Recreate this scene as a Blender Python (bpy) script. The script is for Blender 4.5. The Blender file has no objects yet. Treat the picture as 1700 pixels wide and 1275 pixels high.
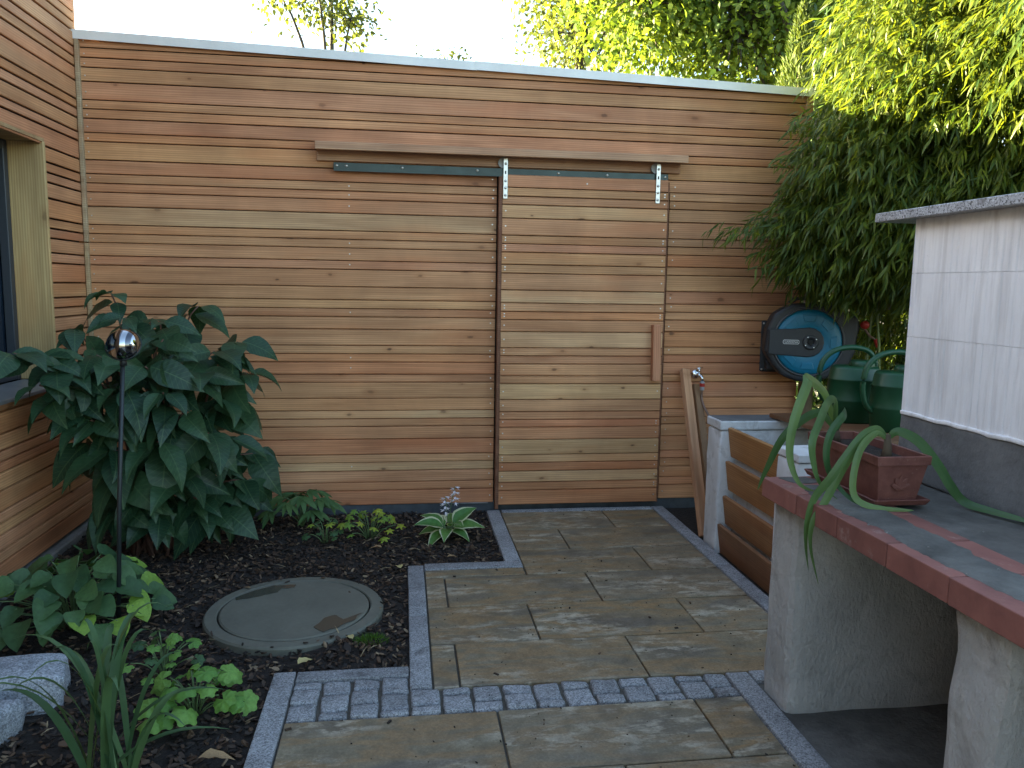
import bpy, bmesh, math, random
import numpy as np
from mathutils import Vector, Matrix, noise as mnoise

R = math.radians
random.seed(7)
scene = bpy.context.scene
col = scene.collection

# ---------------------------------------------------------------- camera
cam_d = bpy.data.cameras.new('camera')
cam_d.sensor_width = 36.0
cam_d.lens = 1300.0 / 1700.0 * 36.0
cam_d.clip_start = 0.02
cam_d.clip_end = 500.0
cam = bpy.data.objects.new('camera', cam_d)
col.objects.link(cam)
cam.matrix_world = Matrix((
    (0.99047, 0.00164, -0.13769, 1.78255),
    (-0.13680, 0.12584, -0.98257, -4.78570),
    (0.01572, 0.99205, 0.12487, 1.40000),
    (0, 0, 0, 1)))
scene.camera = cam
CAM = Vector((1.78255, -4.7857, 1.4))

# ---------------------------------------------------------------- light
SUN_EL = R(11.5)
SUN_AZ = Vector((-0.90, 0.436))          # horizontal direction towards the sun (behind the wall, to the left)
world = bpy.data.worlds.new('World')
scene.world = world
world.use_nodes = True
wn = world.node_tree.nodes
wl = world.node_tree.links
sky = wn.new('ShaderNodeTexSky')
sky.sky_type = 'NISHITA'
sky.sun_disc = False
sky.sun_elevation = SUN_EL
sky.sun_rotation = math.atan2(SUN_AZ.x, SUN_AZ.y)
sky.air_density = 1.0
sky.dust_density = 2.2
sky.ozone_density = 1.0
wn['Background'].inputs['Strength'].default_value = 0.06
wl.new(sky.outputs['Color'], wn['Background'].inputs['Color'])

sun_d = bpy.data.lights.new('sun', 'SUN')
sun_d.energy = 5.0
sun_d.angle = R(0.5)
sun_d.color = (1.0, 0.87, 0.52)
sun = bpy.data.objects.new('sun', sun_d)
col.objects.link(sun)
sdir = Vector((SUN_AZ.x * math.cos(SUN_EL), SUN_AZ.y * math.cos(SUN_EL), math.sin(SUN_EL)))
sun.rotation_euler = sdir.to_track_quat('Z', 'Y').to_euler()
sun.location = (-3, 6, 6)

vs = scene.view_settings
vs.view_transform = 'Standard'
vs.look = 'None'
vs.exposure = 3.9
vs.gamma = 1.0
vs.use_curve_mapping = False
scene.cycles.use_denoising = True
scene.cycles.max_bounces = 8
scene.cycles.transparent_max_bounces = 8

# ---------------------------------------------------------------- material helpers
def nt(name):
    m = bpy.data.materials.new(name)
    m.use_nodes = True
    n = m.node_tree.nodes
    return m, n, m.node_tree.links, n['Principled BSDF']

def add(n, kind, **kw):
    x = n.new(kind)
    for k, v in kw.items():
        if k in x.inputs:
            x.inputs[k].default_value = v
        else:
            setattr(x, k, v)
    return x

def coords(n, l, scale=(1, 1, 1), rnd=True, out='Object'):
    tc = n.new('ShaderNodeTexCoord')
    src = tc.outputs[out]
    if rnd:
        oi = n.new('ShaderNodeObjectInfo')
        mul = add(n, 'ShaderNodeMath', operation='MULTIPLY')
        mul.inputs[1].default_value = 43.7
        l.new(oi.outputs['Random'], mul.inputs[0])
        va = add(n, 'ShaderNodeVectorMath', operation='ADD')
        l.new(src, va.inputs[0])
        l.new(mul.outputs[0], va.inputs[1])
        src = va.outputs[0]
    mp = n.new('ShaderNodeMapping')
    mp.inputs['Scale'].default_value = scale
    l.new(src, mp.inputs['Vector'])
    return mp.outputs['Vector']

def noise(n, l, vec, scale, detail=4, rough=.55, dist=0.):
    x = add(n, 'ShaderNodeTexNoise', Scale=scale, Detail=detail, Roughness=rough, Distortion=dist)
    l.new(vec, x.inputs['Vector'])
    return x.outputs['Fac']

def ramp(n, l, fac, stops, interp='LINEAR'):
    r = n.new('ShaderNodeValToRGB')
    r.color_ramp.interpolation = interp
    e = r.color_ramp.elements
    while len(e) < len(stops):
        e.new(0.5)
    for i, (p, c) in enumerate(stops):
        e[i].position = p
        if isinstance(c, (int, float)):
            c = (c, c, c)
        e[i].color = (*c[:3], 1)
    l.new(fac, r.inputs['Fac'])
    return r.outputs['Color']

def mix(n, l, fac, a, b, mode='MIX'):
    x = n.new('ShaderNodeMix')
    x.data_type = 'RGBA'
    x.blend_type = mode
    for v, s in ((fac, 0), (a, 6), (b, 7)):
        if isinstance(v, (int, float)):
            x.inputs[s].default_value = v
        elif isinstance(v, tuple):
            x.inputs[s].default_value = (*v[:3], 1)
        else:
            l.new(v, x.inputs[s])
    return x.outputs[2]

def math_(n, l, op, a, b=0.0, clamp=False):
    x = n.new('ShaderNodeMath')
    x.operation = op
    x.use_clamp = clamp
    for i, v in enumerate((a, b)):
        if isinstance(v, (int, float)):
            x.inputs[i].default_value = v
        else:
            l.new(v, x.inputs[i])
    return x.outputs[0]

def bump(n, l, bs, height, strength=.3, dist=.01, prev=None):
    b = add(n, 'ShaderNodeBump', Strength=strength, Distance=dist)
    l.new(height, b.inputs['Height'])
    if prev is not None:
        l.new(prev, b.inputs['Normal'])
    l.new(b.outputs['Normal'], bs.inputs['Normal'])
    return b.outputs['Normal']

M = {}

def wood_mat(name, tint=None, knots=True, rough=.62):
    """larch boards running along local X; the board's own tone comes from the object colour, alpha = knottiness"""
    m, n, l, bs = nt(name)
    oi = n.new('ShaderNodeObjectInfo')
    v = coords(n, l, (1, 1, 1))
    base = oi.outputs['Color'] if tint is None else None
    if base is None:
        rgb = n.new('ShaderNodeRGB'); rgb.outputs[0].default_value = (*tint, 1); base = rgb.outputs[0]
    st = n.new('ShaderNodeMapping'); st.inputs['Scale'].default_value = (1.3, 16, 16); l.new(v, st.inputs['Vector'])
    st2 = n.new('ShaderNodeMapping'); st2.inputs['Scale'].default_value = (3.0, 150, 150); l.new(v, st2.inputs['Vector'])
    big = noise(n, l, st.outputs[0], 1.0, 3, .5, .6)
    wv = add(n, 'ShaderNodeTexWave', Scale=1.6, Distortion=5.0, Detail=2.5)
    wv.inputs['Detail Scale'].default_value = .6
    wv.bands_direction = 'Z'
    l.new(st.outputs[0], wv.inputs['Vector'])
    fine = noise(n, l, st2.outputs[0], 1.0, 3, .6)
    c1 = mix(n, l, ramp(n, l, big, [(.3, 0.), (.7, 1.)]), mix(n, l, 1., base, (.74, .66, .60), 'MULTIPLY'), mix(n, l, 1., base, (1.16, 1.14, 1.10), 'MULTIPLY'))
    c2 = mix(n, l, math_(n, l, 'MULTIPLY', ramp(n, l, wv.outputs['Fac'], [(.25, 1.), (.6, 0.)]), .42), c1, mix(n, l, 1., base, (.62, .47, .38), 'MULTIPLY'))
    c3 = mix(n, l, .28, c2, ramp(n, l, fine, [(.3, .35), (.7, 1.)]), 'MULTIPLY')
    c3 = mix(n, l, 1., c3, (1.12, 1.12, 1.12), 'MULTIPLY')
    outc = c3
    # long blotches of heartwood
    bl = n.new('ShaderNodeMapping'); bl.inputs['Scale'].default_value = (.9, 7, 7); l.new(v, bl.inputs['Vector'])
    blot = ramp(n, l, noise(n, l, bl.outputs[0], 1.0, 2, .5, .3), [(.52, 0.), (.66, 1.)])
    outc = mix(n, l, math_(n, l, 'MULTIPLY', blot, .45), outc, mix(n, l, 1., base, (.92, .64, .5), 'MULTIPLY'))
    if knots:
        sx_ = n.new('ShaderNodeSeparateXYZ'); l.new(v, sx_.inputs[0])
        km = n.new('ShaderNodeCombineXYZ'); l.new(math_(n, l, 'MULTIPLY', sx_.outputs[0], 3.6), km.inputs[0]); l.new(math_(n, l, 'MULTIPLY', sx_.outputs[2], 7.5), km.inputs[1])
        dn = noise(n, l, v, 30, 2)
        vo = add(n, 'ShaderNodeTexVoronoi', Scale=1.0, Randomness=1.0); vo.voronoi_dimensions = '2D'
        l.new(km.outputs[0], vo.inputs['Vector'])
        d = math_(n, l, 'ADD', vo.outputs['Distance'], math_(n, l, 'MULTIPLY', math_(n, l, 'SUBTRACT', dn, .5), .10))
        sepc = n.new('ShaderNodeSeparateColor'); l.new(vo.outputs['Color'], sepc.inputs[0])
        pick = math_(n, l, 'LESS_THAN', sepc.outputs[0], oi.outputs['Alpha'])
        sz = math_(n, l, 'MULTIPLY_ADD', sepc.outputs[1], .075); sz.node.inputs[2].default_value = .035
        q = math_(n, l, 'DIVIDE', d, sz)
        core = math_(n, l, 'MULTIPLY', ramp(n, l, q, [(.45, 1.), (1.0, 0.)]), pick)
        halo = math_(n, l, 'MULTIPLY', ramp(n, l, math_(n, l, 'MULTIPLY', q, .4), [(.3, .75), (1., 0.)]), pick)
        outc = mix(n, l, math_(n, l, 'MULTIPLY', halo, .5), outc, mix(n, l, 1., base, (.6, .42, .30), 'MULTIPLY'))
        outc = mix(n, l, math_(n, l, 'MULTIPLY', core, math_(n, l, 'ADD', math_(n, l, 'MULTIPLY', sepc.outputs[2], .5), .35)), outc, (.075, .036, .020))
    gp = n.new('ShaderNodeNewGeometry')
    gm = n.new('ShaderNodeMapping'); gm.inputs['Scale'].default_value = (1.6, 1.6, .9); l.new(gp.outputs['Position'], gm.inputs['Vector'])
    outc = mix(n, l, 1., outc, ramp(n, l, noise(n, l, gm.outputs[0], 1.5, 5, .6, .4), [(.3, (.80, .78, .77)), (.68, (1.08, 1.07, 1.05))]), 'MULTIPLY')
    l.new(outc, bs.inputs['Base Color'])
    bs.inputs['Roughness'].default_value = rough
    bs.inputs['Specular IOR Level'].default_value = .35
    bump(n, l, bs, fine, .25, .002)
    return m

M['larch'] = wood_mat('larch')
M['larch_plain'] = wood_mat('larch_plain', knots=False)

def plain(name, c, rough=.5, metal=0., spec=.5, var=0., vscale=12, bmp=0., bscale=60, coat=0., bdist=.004, out='Object'):
    m, n, l, bs = nt(name)
    bs.inputs['Roughness'].default_value = rough
    bs.inputs['Metallic'].default_value = metal
    bs.inputs['Specular IOR Level'].default_value = spec
    if coat:
        bs.inputs['Coat Weight'].default_value = coat
    if var or bmp:
        v = coords(n, l, out=out)
        if var:
            f = noise(n, l, v, vscale, 6, .6)
            lo = tuple(max(0, x * (1 - var)) for x in c); hi = tuple(min(1, x * (1 + var)) for x in c)
            l.new(ramp(n, l, f, [(.3, lo), (.7, hi)]), bs.inputs['Base Color'])
        else:
            bs.inputs['Base Color'].default_value = (*c, 1)
        if bmp:
            bump(n, l, bs, noise(n, l, v, bscale, 5, .6), bmp, bdist)
    else:
        bs.inputs['Base Color'].default_value = (*c, 1)
    return m

M['black_backing'] = plain('black_backing', (.012, .011, .010), .9)
M['membrane'] = plain('membrane', (.02, .018, .016), .9)
M['coping'] = plain('coping_sheet', (.76, .77, .75), .45, .15, var=.12, vscale=3, bmp=.04, bscale=8)
M['plinth'] = plain('plinth_slate', (.055, .065, .075), .6, var=.35, vscale=14, bmp=.15, bscale=90)
M['rail'] = plain('rail_painted_steel', (.040, .058, .056), .38, .5, var=.25, vscale=9, bmp=.03)
M['zinc'] = plain('zinc_plate', (.55, .56, .56), .32, .95, var=.15, vscale=60)
M['screw'] = plain('screw_steel', (.62, .61, .58), .35, .9)
M['darkhole'] = plain('dark_hole', (.01, .01, .01), .8)
M['nylon'] = plain('nylon_roller', (.32, .33, .33), .5, var=.1)
M['chrome'] = plain('chrome', (.75, .76, .78), .09, 1.)
M['brass'] = plain('brass', (.55, .42, .2), .25, 1.)
M['blackplastic'] = plain('black_plastic', (.022, .026, .032), .45, var=.12, vscale=30, bmp=.04, bscale=400)
M['greyplastic'] = plain('dark_grey_plastic', (.055, .060, .067), .42, bmp=.04, bscale=400)
M['blueplastic'] = plain('turquoise_plastic', (.004, .15, .26), .38, var=.06, vscale=8)
M['redplastic'] = plain('orange_red_plastic', (.40, .025, .018), .45)
M['greenplastic'] = plain('green_plastic', (.004, .055, .020), .45, var=.12, vscale=6)
M['whiteplastic'] = plain('white_plastic', (.72, .73, .74), .4)
M['hose'] = plain('hose_rubber', (.20, .12, .085), .5)
M['greyfit'] = plain('grey_fitting', (.28, .29, .30), .5)
M['soil'] = plain('soil', (.018, .013, .010), .95, var=.4, vscale=40, bmp=.6, bscale=60, bdist=.02)
M['ground'] = plain('ground_earth', (.06, .052, .040), .95, var=.35, vscale=3, bmp=.5, bscale=30, bdist=.02)
M['jointsand'] = plain('joint_sand', (.085, .075, .060), .95, var=.3, vscale=60, bmp=.3, bscale=200)
M['glass_dark'] = plain('window_glass', (.012, .020, .032), .06, 0., .6)
M['frame_dark'] = plain('window_frame', (.03, .036, .045), .45)
M['sill'] = plain('sill_sheet', (.30, .31, .32), .45, .6, var=.1)
M['bark'] = plain('bark', (.10, .075, .05), .9, var=.4, vscale=20, bmp=.6, bscale=50, bdist=.01)
M['greybark'] = plain('grey_bark', (.07, .06, .05), .9, var=.4, vscale=20, bmp=.5, bscale=40, bdist=.01)
M['stem_red'] = plain('woody_stem', (.13, .065, .045), .7, var=.3)
M['culm'] = plain('bamboo_culm', (.12, .16, .05), .45, var=.3)
M['petal'] = plain('petal', (.74, .70, .76), .6)
M['rod'] = plain('rod_iron', (.035, .042, .045), .5, .6)
M['pole'] = plain('pole_wood', (.22, .16, .10), .75, var=.3, vscale=10, bmp=.3)
M['strapbase'] = plain('bulb_neck', (.07, .05, .03), .8, var=.3)

def granite(name, c=(.285, .290, .298), dark=.42, scale=260, rough=.75, bmp=.35):
    m, n, l, bs = nt(name)
    v = coords(n, l)
    vo = add(n, 'ShaderNodeTexVoronoi', Scale=scale); l.new(v, vo.inputs['Vector'])
    s = n.new('ShaderNodeSeparateColor'); l.new(vo.outputs['Color'], s.inputs[0])
    sp = ramp(n, l, s.outputs[0], [(0., tuple(x * dark for x in c)), (.22, tuple(x * .65 for x in c)), (.5, c), (.85, tuple(min(1, x * 1.2) for x in c)), (1., tuple(min(1, x * 1.55) for x in c))])
    big = noise(n, l, v, 9, 4)
    cc = mix(n, l, 1., sp, ramp(n, l, big, [(.3, .72), (.7, 1.1)]), 'MULTIPLY')
    oi = n.new('ShaderNodeObjectInfo')
    cc = mix(n, l, 1., cc, ramp(n, l, oi.outputs['Random'], [(0, .82), (1, 1.1)]), 'MULTIPLY')
    st = ramp(n, l, noise(n, l, v, 6, 3, .6, .4), [(.63, 0.), (.70, 1.)])
    cc = mix(n, l, math_(n, l, 'MULTIPLY', st, .55), cc, (.055, .05, .05))
    l.new(cc, bs.inputs['Base Color'])
    bs.inputs['Roughness'].default_value = rough
    bump(n, l, bs, noise(n, l, v, 120, 4, .6), bmp, .006)
    return m

M['granite'] = granite('granite_kerb')
M['granite_top'] = granite('granite_slab', (.34, .37, .41), .12, 240, .3, .03)
M['granite_rough'] = granite('granite_block', (.33, .35, .38), .6, 220, .85, .6)

def slab_mat():
    m, n, l, bs = nt('paving_slab')
    v = coords(n, l)
    oi = n.new('ShaderNodeObjectInfo')
    a = n.new('ShaderNodeMapping'); a.inputs['Scale'].default_value = (1.4, 5.0, 1); l.new(v, a.inputs['Vector'])
    f1 = noise(n, l, a.outputs[0], 1.7, 5, .55, .5)
    base = ramp(n, l, f1, [(.34, (.125, .112, .090)), (.44, (.195, .158, .100)), (.53, (.270, .172, .080)), (.60, (.20, .165, .105)), (.70, (.240, .205, .140))])
    base = mix(n, l, math_(n, l, 'MULTIPLY', oi.outputs['Random'], .5), base, (.20, .18, .135))
    b = n.new('ShaderNodeMapping'); b.inputs['Scale'].default_value = (7, 17, 1); l.new(v, b.inputs['Vector'])
    f2 = noise(n, l, b.outputs[0], 1.5, 8, .68, .2)
    f3 = noise(n, l, a.outputs[0], 1.1, 2, .5)
    chalk = math_(n, l, 'MULTIPLY', ramp(n, l, f2, [(.48, 0.), (.60, 1.)]), ramp(n, l, f3, [(.44, 0.), (.58, 1.)]))
    base = mix(n, l, math_(n, l, 'MULTIPLY', chalk, .8), base, (.44, .40, .32))
    f5 = noise(n, l, v, 14, 6, .7, .3)
    base = mix(n, l, .6, base, ramp(n, l, f5, [(.32, (.50, .47, .42)), (.62, (1.1, 1.08, 1.04))]), 'MULTIPLY')
    f4 = noise(n, l, v, 110, 5, .75)
    base = mix(n, l, .6, base, ramp(n, l, f4, [(.3, .35), (.7, 1.1)]), 'MULTIPLY')
    base = mix(n, l, 1., base, (1.22, 1.2, 1.16), 'MULTIPLY')
    damp = ramp(n, l, noise(n, l, v, 3.2, 3, .5, .3), [(.58, 0.), (.70, 1.)])
    base = mix(n, l, math_(n, l, 'MULTIPLY', damp, .35), base, (.06, .054, .045))
    l.new(base, bs.inputs['Base Color'])
    rr = ramp(n, l, f1, [(.3, .48), (.7, .72)])
    l.new(rr, bs.inputs['Roughness'])
    bump(n, l, bs, noise(n, l, v, 55, 6, .65), .25, .004)
    return m
M['slab'] = slab_mat()

def concrete(name, c, var=.3, rough=.85, streak=True, b=.3):
    m, n, l, bs = nt(name)
    v = coords(n, l, rnd=False)
    f = noise(n, l, v, 5, 7, .62, .3)
    g = noise(n, l, v, 60, 4, .6)
    cc = ramp(n, l, f, [(.28, tuple(x * (1 - var) for x in c)), (.72, tuple(min(1, x * (1 + var)) for x in c))])
    cc = mix(n, l, .3, cc, ramp(n, l, g, [(.3, .5), (.7, 1.)]), 'MULTIPLY')
    l.new(cc, bs.inputs['Base Color'])
    bs.inputs['Roughness'].default_value = rough
    h = math_(n, l, 'ADD', noise(n, l, v, 25, 5, .6), math_(n, l, 'MULTIPLY', g, .5))
    bump(n, l, bs, h, b, .01)
    return m
M['lid'] = concrete('lid_concrete', (.135, .135, .105), .18, .7, b=.08)
M['concrete'] = concrete('concrete_top', (.105, .104, .095), .6, .8, b=.5)
M['mortar'] = concrete('mortar', (.115, .115, .105), .55, .95, b=.9)
M['floorcrete'] = concrete('dirty_floor', (.10, .095, .085), .65, .95, b=.9)
M['plinthgrey'] = concrete('cement_render', (.13, .135, .14), .45, .9, b=.5)
M['edgecrete'] = concrete('edge_concrete', (.22, .22, .21), .35, .9, b=.5)
M['wet'] = plain('wet_patch', (.060, .058, .045), .16, 0., .5)

def render_mat(name, c=(.62, .62, .63), dirt=True, b=.9):
    m, n, l, bs = nt(name)
    v = coords(n, l, rnd=False, out='Object')
    f = noise(n, l, v, 3.5, 5, .6, .2)
    cc = ramp(n, l, f, [(.32, tuple(x * .74 for x in c)), (.6, c)])
    if dirt:
        dm = ramp(n, l, noise(n, l, v, 7, 6, .7, .5), [(.52, 0.), (.70, 1.)])
        cc = mix(n, l, math_(n, l, 'MULTIPLY', dm, .6), cc, (.20, .185, .165))
    l.new(cc, bs.inputs['Base Color'])
    bs.inputs['Roughness'].default_value = .9
    sc = n.new('ShaderNodeMapping'); sc.inputs['Scale'].default_value = (1, 1, .6); l.new(v, sc.inputs['Vector'])
    h = noise(n, l, sc.outputs[0], 62, 7, .66, .15)
    bump(n, l, bs, h, b, .016)
    return m
M['render'] = render_mat('white_render', (.50, .49, .47))
M['whitewash'] = render_mat('whitewash', (.70, .71, .72), b=.35)
def paint_mat():
    m, n, l, bs = nt('white_paint')
    gp = n.new('ShaderNodeNewGeometry')
    a = n.new('ShaderNodeMapping'); a.inputs['Scale'].default_value = (30, 30, 2.2); l.new(gp.outputs['Position'], a.inputs['Vector'])
    st = noise(n, l, a.outputs[0], 1., 5, .6, .3)
    f = noise(n, l, gp.outputs['Position'], 4., 4, .55)
    cc = mix(n, l, 1., ramp(n, l, st, [(.30, (.62, .62, .64)), (.55, (.79, .80, .83))]), ramp(n, l, f, [(.3, .9), (.65, 1.)]), 'MULTIPLY')
    chip = ramp(n, l, noise(n, l, gp.outputs['Position'], 38, 5, .7), [(.70, 0.), (.74, 1.)])
    cc = mix(n, l, math_(n, l, 'MULTIPLY', chip, .7), cc, (.22, .20, .18))
    l.new(cc, bs.inputs['Base Color'])
    bs.inputs['Roughness'].default_value = .75
    bump(n, l, bs, math_(n, l, 'ADD', st, noise(n, l, gp.outputs['Position'], 90, 5, .6)), .35, .006)
    return m
M['whitepaint'] = paint_mat()

def clinker():
    m, n, l, bs = nt('clinker_tile')
    v = coords(n, l)
    oi = n.new('ShaderNodeObjectInfo')
    f = noise(n, l, v, 9, 6, .65, .3)
    cc = ramp(n, l, f, [(.3, (.185, .070, .058)), (.7, (.30, .120, .095))])
    cc = mix(n, l, 1., cc, ramp(n, l, oi.outputs['Random'], [(0, .8), (1, 1.12)]), 'MULTIPLY')
    ch = ramp(n, l, noise(n, l, v, 14, 7, .7), [(.58, 0.), (.7, 1.)])
    cc = mix(n, l, math_(n, l, 'MULTIPLY', ch, .45), cc, (.40, .33, .30))
    l.new(cc, bs.inputs['Base Color'])
    bs.inputs['Roughness'].default_value = .62
    bump(n, l, bs, noise(n, l, v, 80, 5, .6), .2, .004)
    return m
M['clinker'] = clinker()

def terracotta():
    m, n, l, bs = nt('terracotta_plastic')
    v = coords(n, l, rnd=False)
    f = noise(n, l, v, 22, 6, .65)
    cc = ramp(n, l, f, [(.35, (.115, .040, .032)), (.7, (.19, .075, .058))])
    fl = ramp(n, l, noise(n, l, v, 70, 5, .7), [(.62, 0.), (.72, 1.)])
    cc = mix(n, l, math_(n, l, 'MULTIPLY', fl, .4), cc, (.33, .24, .21))
    l.new(cc, bs.inputs['Base Color'])
    bs.inputs['Roughness'].default_value = .55
    bump(n, l, bs, f, .25, .006)
    return m
M['terracotta'] = terracotta()

def leaf_mat(name, c, c2=None, trans=.35, rough=.5, island=False, vein=0., spec=.35):
    m, n, l, bs = nt(name)
    c2 = c2 or tuple(x * 1.6 for x in c)
    if island:
        g = n.new('ShaderNodeNewGeometry'); f = g.outputs['Random Per Island']
    else:
        oi = n.new('ShaderNodeObjectInfo'); f = oi.outputs['Random']
    cc = ramp(n, l, f, [(0., c), (1., c2)])
    v = coords(n, l, rnd=False)
    nf = noise(n, l, v, 8, 3)
    cc = mix(n, l, 1., cc, ramp(n, l, nf, [(.3, .8), (.7, 1.15)]), 'MULTIPLY')
    l.new(cc, bs.inputs['Base Color'])
    bs.inputs['Roughness'].default_value = rough
    bs.inputs['Specular IOR Level'].default_value = spec
    if vein:
        sp_ = n.new('ShaderNodeSeparateXYZ'); l.new(v, sp_.inputs[0])
        ay = math_(n, l, 'ABSOLUTE', sp_.outputs[1])
        mid = ramp(n, l, ay, [(.006, 1.), (.016, 0.)])
        ph = math_(n, l, 'SINE', math_(n, l, 'MULTIPLY', math_(n, l, 'SUBTRACT', sp_.outputs[0], math_(n, l, 'MULTIPLY', ay, .75)), 62.))
        sv = ramp(n, l, ph, [(.86, 0.), (.98, .55)])
        vm = math_(n, l, 'MAXIMUM', mid, sv)
        cc = mix(n, l, math_(n, l, 'MULTIPLY', vm, .45), cc, (.10, .17, .07))
        l.new(cc, bs.inputs['Base Color'])
        wv = add(n, 'ShaderNodeTexWave', Scale=vein, Distortion=1.5, Detail=1.); wv.bands_direction = 'X'
        l.new(v, wv.inputs['Vector'])
        bump(n, l, bs, wv.outputs['Fac'], .12, .006)
    t = n.new('ShaderNodeBsdfTranslucent')
    l.new(mix(n, l, 1., cc, (1.5, 1.35, .55), 'MULTIPLY'), t.inputs['Color'])
    ms = n.new('ShaderNodeMixShader'); ms.inputs[0].default_value = trans
    l.new(bs.outputs[0], ms.inputs[1]); l.new(t.outputs[0], ms.inputs[2])
    l.new(ms.outputs[0], n['Material Output'].inputs['Surface'])
    return m

M['lf_hyd'] = leaf_mat('hydrangea_leaf', (.014, .044, .022), (.034, .080, .034), .2, .45, vein=3.2)
M['lf_heart'] = leaf_mat('heart_leaf', (.035, .085, .035), (.075, .15, .05), .25, .5)
M['lf_lime'] = leaf_mat('lime_leaf', (.20, .34, .05), (.28, .42, .07), .3, .5)
M['lf_iris'] = leaf_mat('sword_leaf', (.05, .11, .045), (.10, .17, .06), .25, .45)
M['lf_heu'] = leaf_mat('lime_lobed_leaf', (.10, .24, .045), (.18, .34, .07), .3, .5)
M['lf_hell'] = leaf_mat('palmate_leaf', (.045, .11, .035), (.085, .16, .05), .25, .5)
M['lf_cel'] = leaf_mat('yellowgreen_leaf', (.13, .25, .04), (.34, .38, .04), .3, .5)
M['lf_hosta'] = leaf_mat('hosta_leaf', (.075, .20, .05), (.13, .27, .06), .25, .45)
M['lf_cream'] = leaf_mat('hosta_margin', (.55, .58, .36), (.62, .62, .42), .25, .5)
M['lf_strap'] = leaf_mat('strap_leaf', (.04, .11, .042), (.16, .26, .09), .3, .45, spec=.4)
M['lf_bam'] = leaf_mat('bamboo_leaf', (.050, .100, .024), (.145, .180, .018), .5, .42, island=True)
M['lf_bam1'] = leaf_mat('bamboo_leaf_near', (.050, .100, .024), (.145, .180, .018), .5, .42)
M['lf_tree'] = leaf_mat('tree_leaf', (.06, .12, .028), (.20, .28, .04), .52, .5, island=True)
M['lf_birch'] = leaf_mat('birch_leaf', (.07, .10, .03), (.14, .18, .05), .45, .5, island=True)
M['lf_thuja'] = leaf_mat('thuja_leaf', (.045, .085, .018), (.11, .15, .028), .25, .6, island=True)
M['lf_laurel'] = leaf_mat('laurel_leaf', (.16, .28, .05), (.22, .34, .07), .45, .35)
M['lf_hedge'] = leaf_mat('hedge_leaf', (.02, .045, .02), (.04, .075, .025), .15, .5, island=True)
M['moss'] = leaf_mat('moss', (.05, .12, .015), (.10, .20, .03), .3, .8, island=True)
M['drygrass'] = leaf_mat('dry_straw', (.20, .14, .08), (.42, .34, .20), .1, .8, island=True)
M['dryleaf'] = plain('dry_leaf', (.30, .19, .09), .7, var=.3, vscale=30)
M['yellowleaf'] = plain('yellow_dry_leaf', (.46, .38, .16), .7, var=.2, vscale=30)

def chips_mat():
    m, n, l, bs = nt('bark_chips')
    g = n.new('ShaderNodeNewGeometry')
    cc = ramp(n, l, g.outputs['Random Per Island'], [(0, (.008, .006, .005)), (.40, (.024, .015, .010)), (.72, (.055, .030, .017)), (.92, (.10, .056, .030)), (1., (.25, .18, .11))])
    l.new(cc, bs.inputs['Base Color'])
    bs.inputs['Roughness'].default_value = .75
    v = coords(n, l, rnd=False)
    bump(n, l, bs, noise(n, l, v, 120, 3), .5, .004)
    return m
M['chips'] = chips_mat()

def orb_mat():
    m, n, l, bs = nt('mirror_orb')
    v = coords(n, l, rnd=False)
    wv = add(n, 'ShaderNodeTexWave', Scale=9., Distortion=1.2, Detail=1.); wv.bands_direction = 'X'
    l.new(v, wv.inputs['Vector'])
    l.new(ramp(n, l, wv.outputs['Fac'], [(.35, (.12, .12, .13)), (.55, (.50, .50, .50))]), bs.inputs['Base Color'])
    bs.inputs['Metallic'].default_value = 1.
    bs.inputs['Roughness'].default_value = .05
    return m
M['orb'] = orb_mat()
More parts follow.
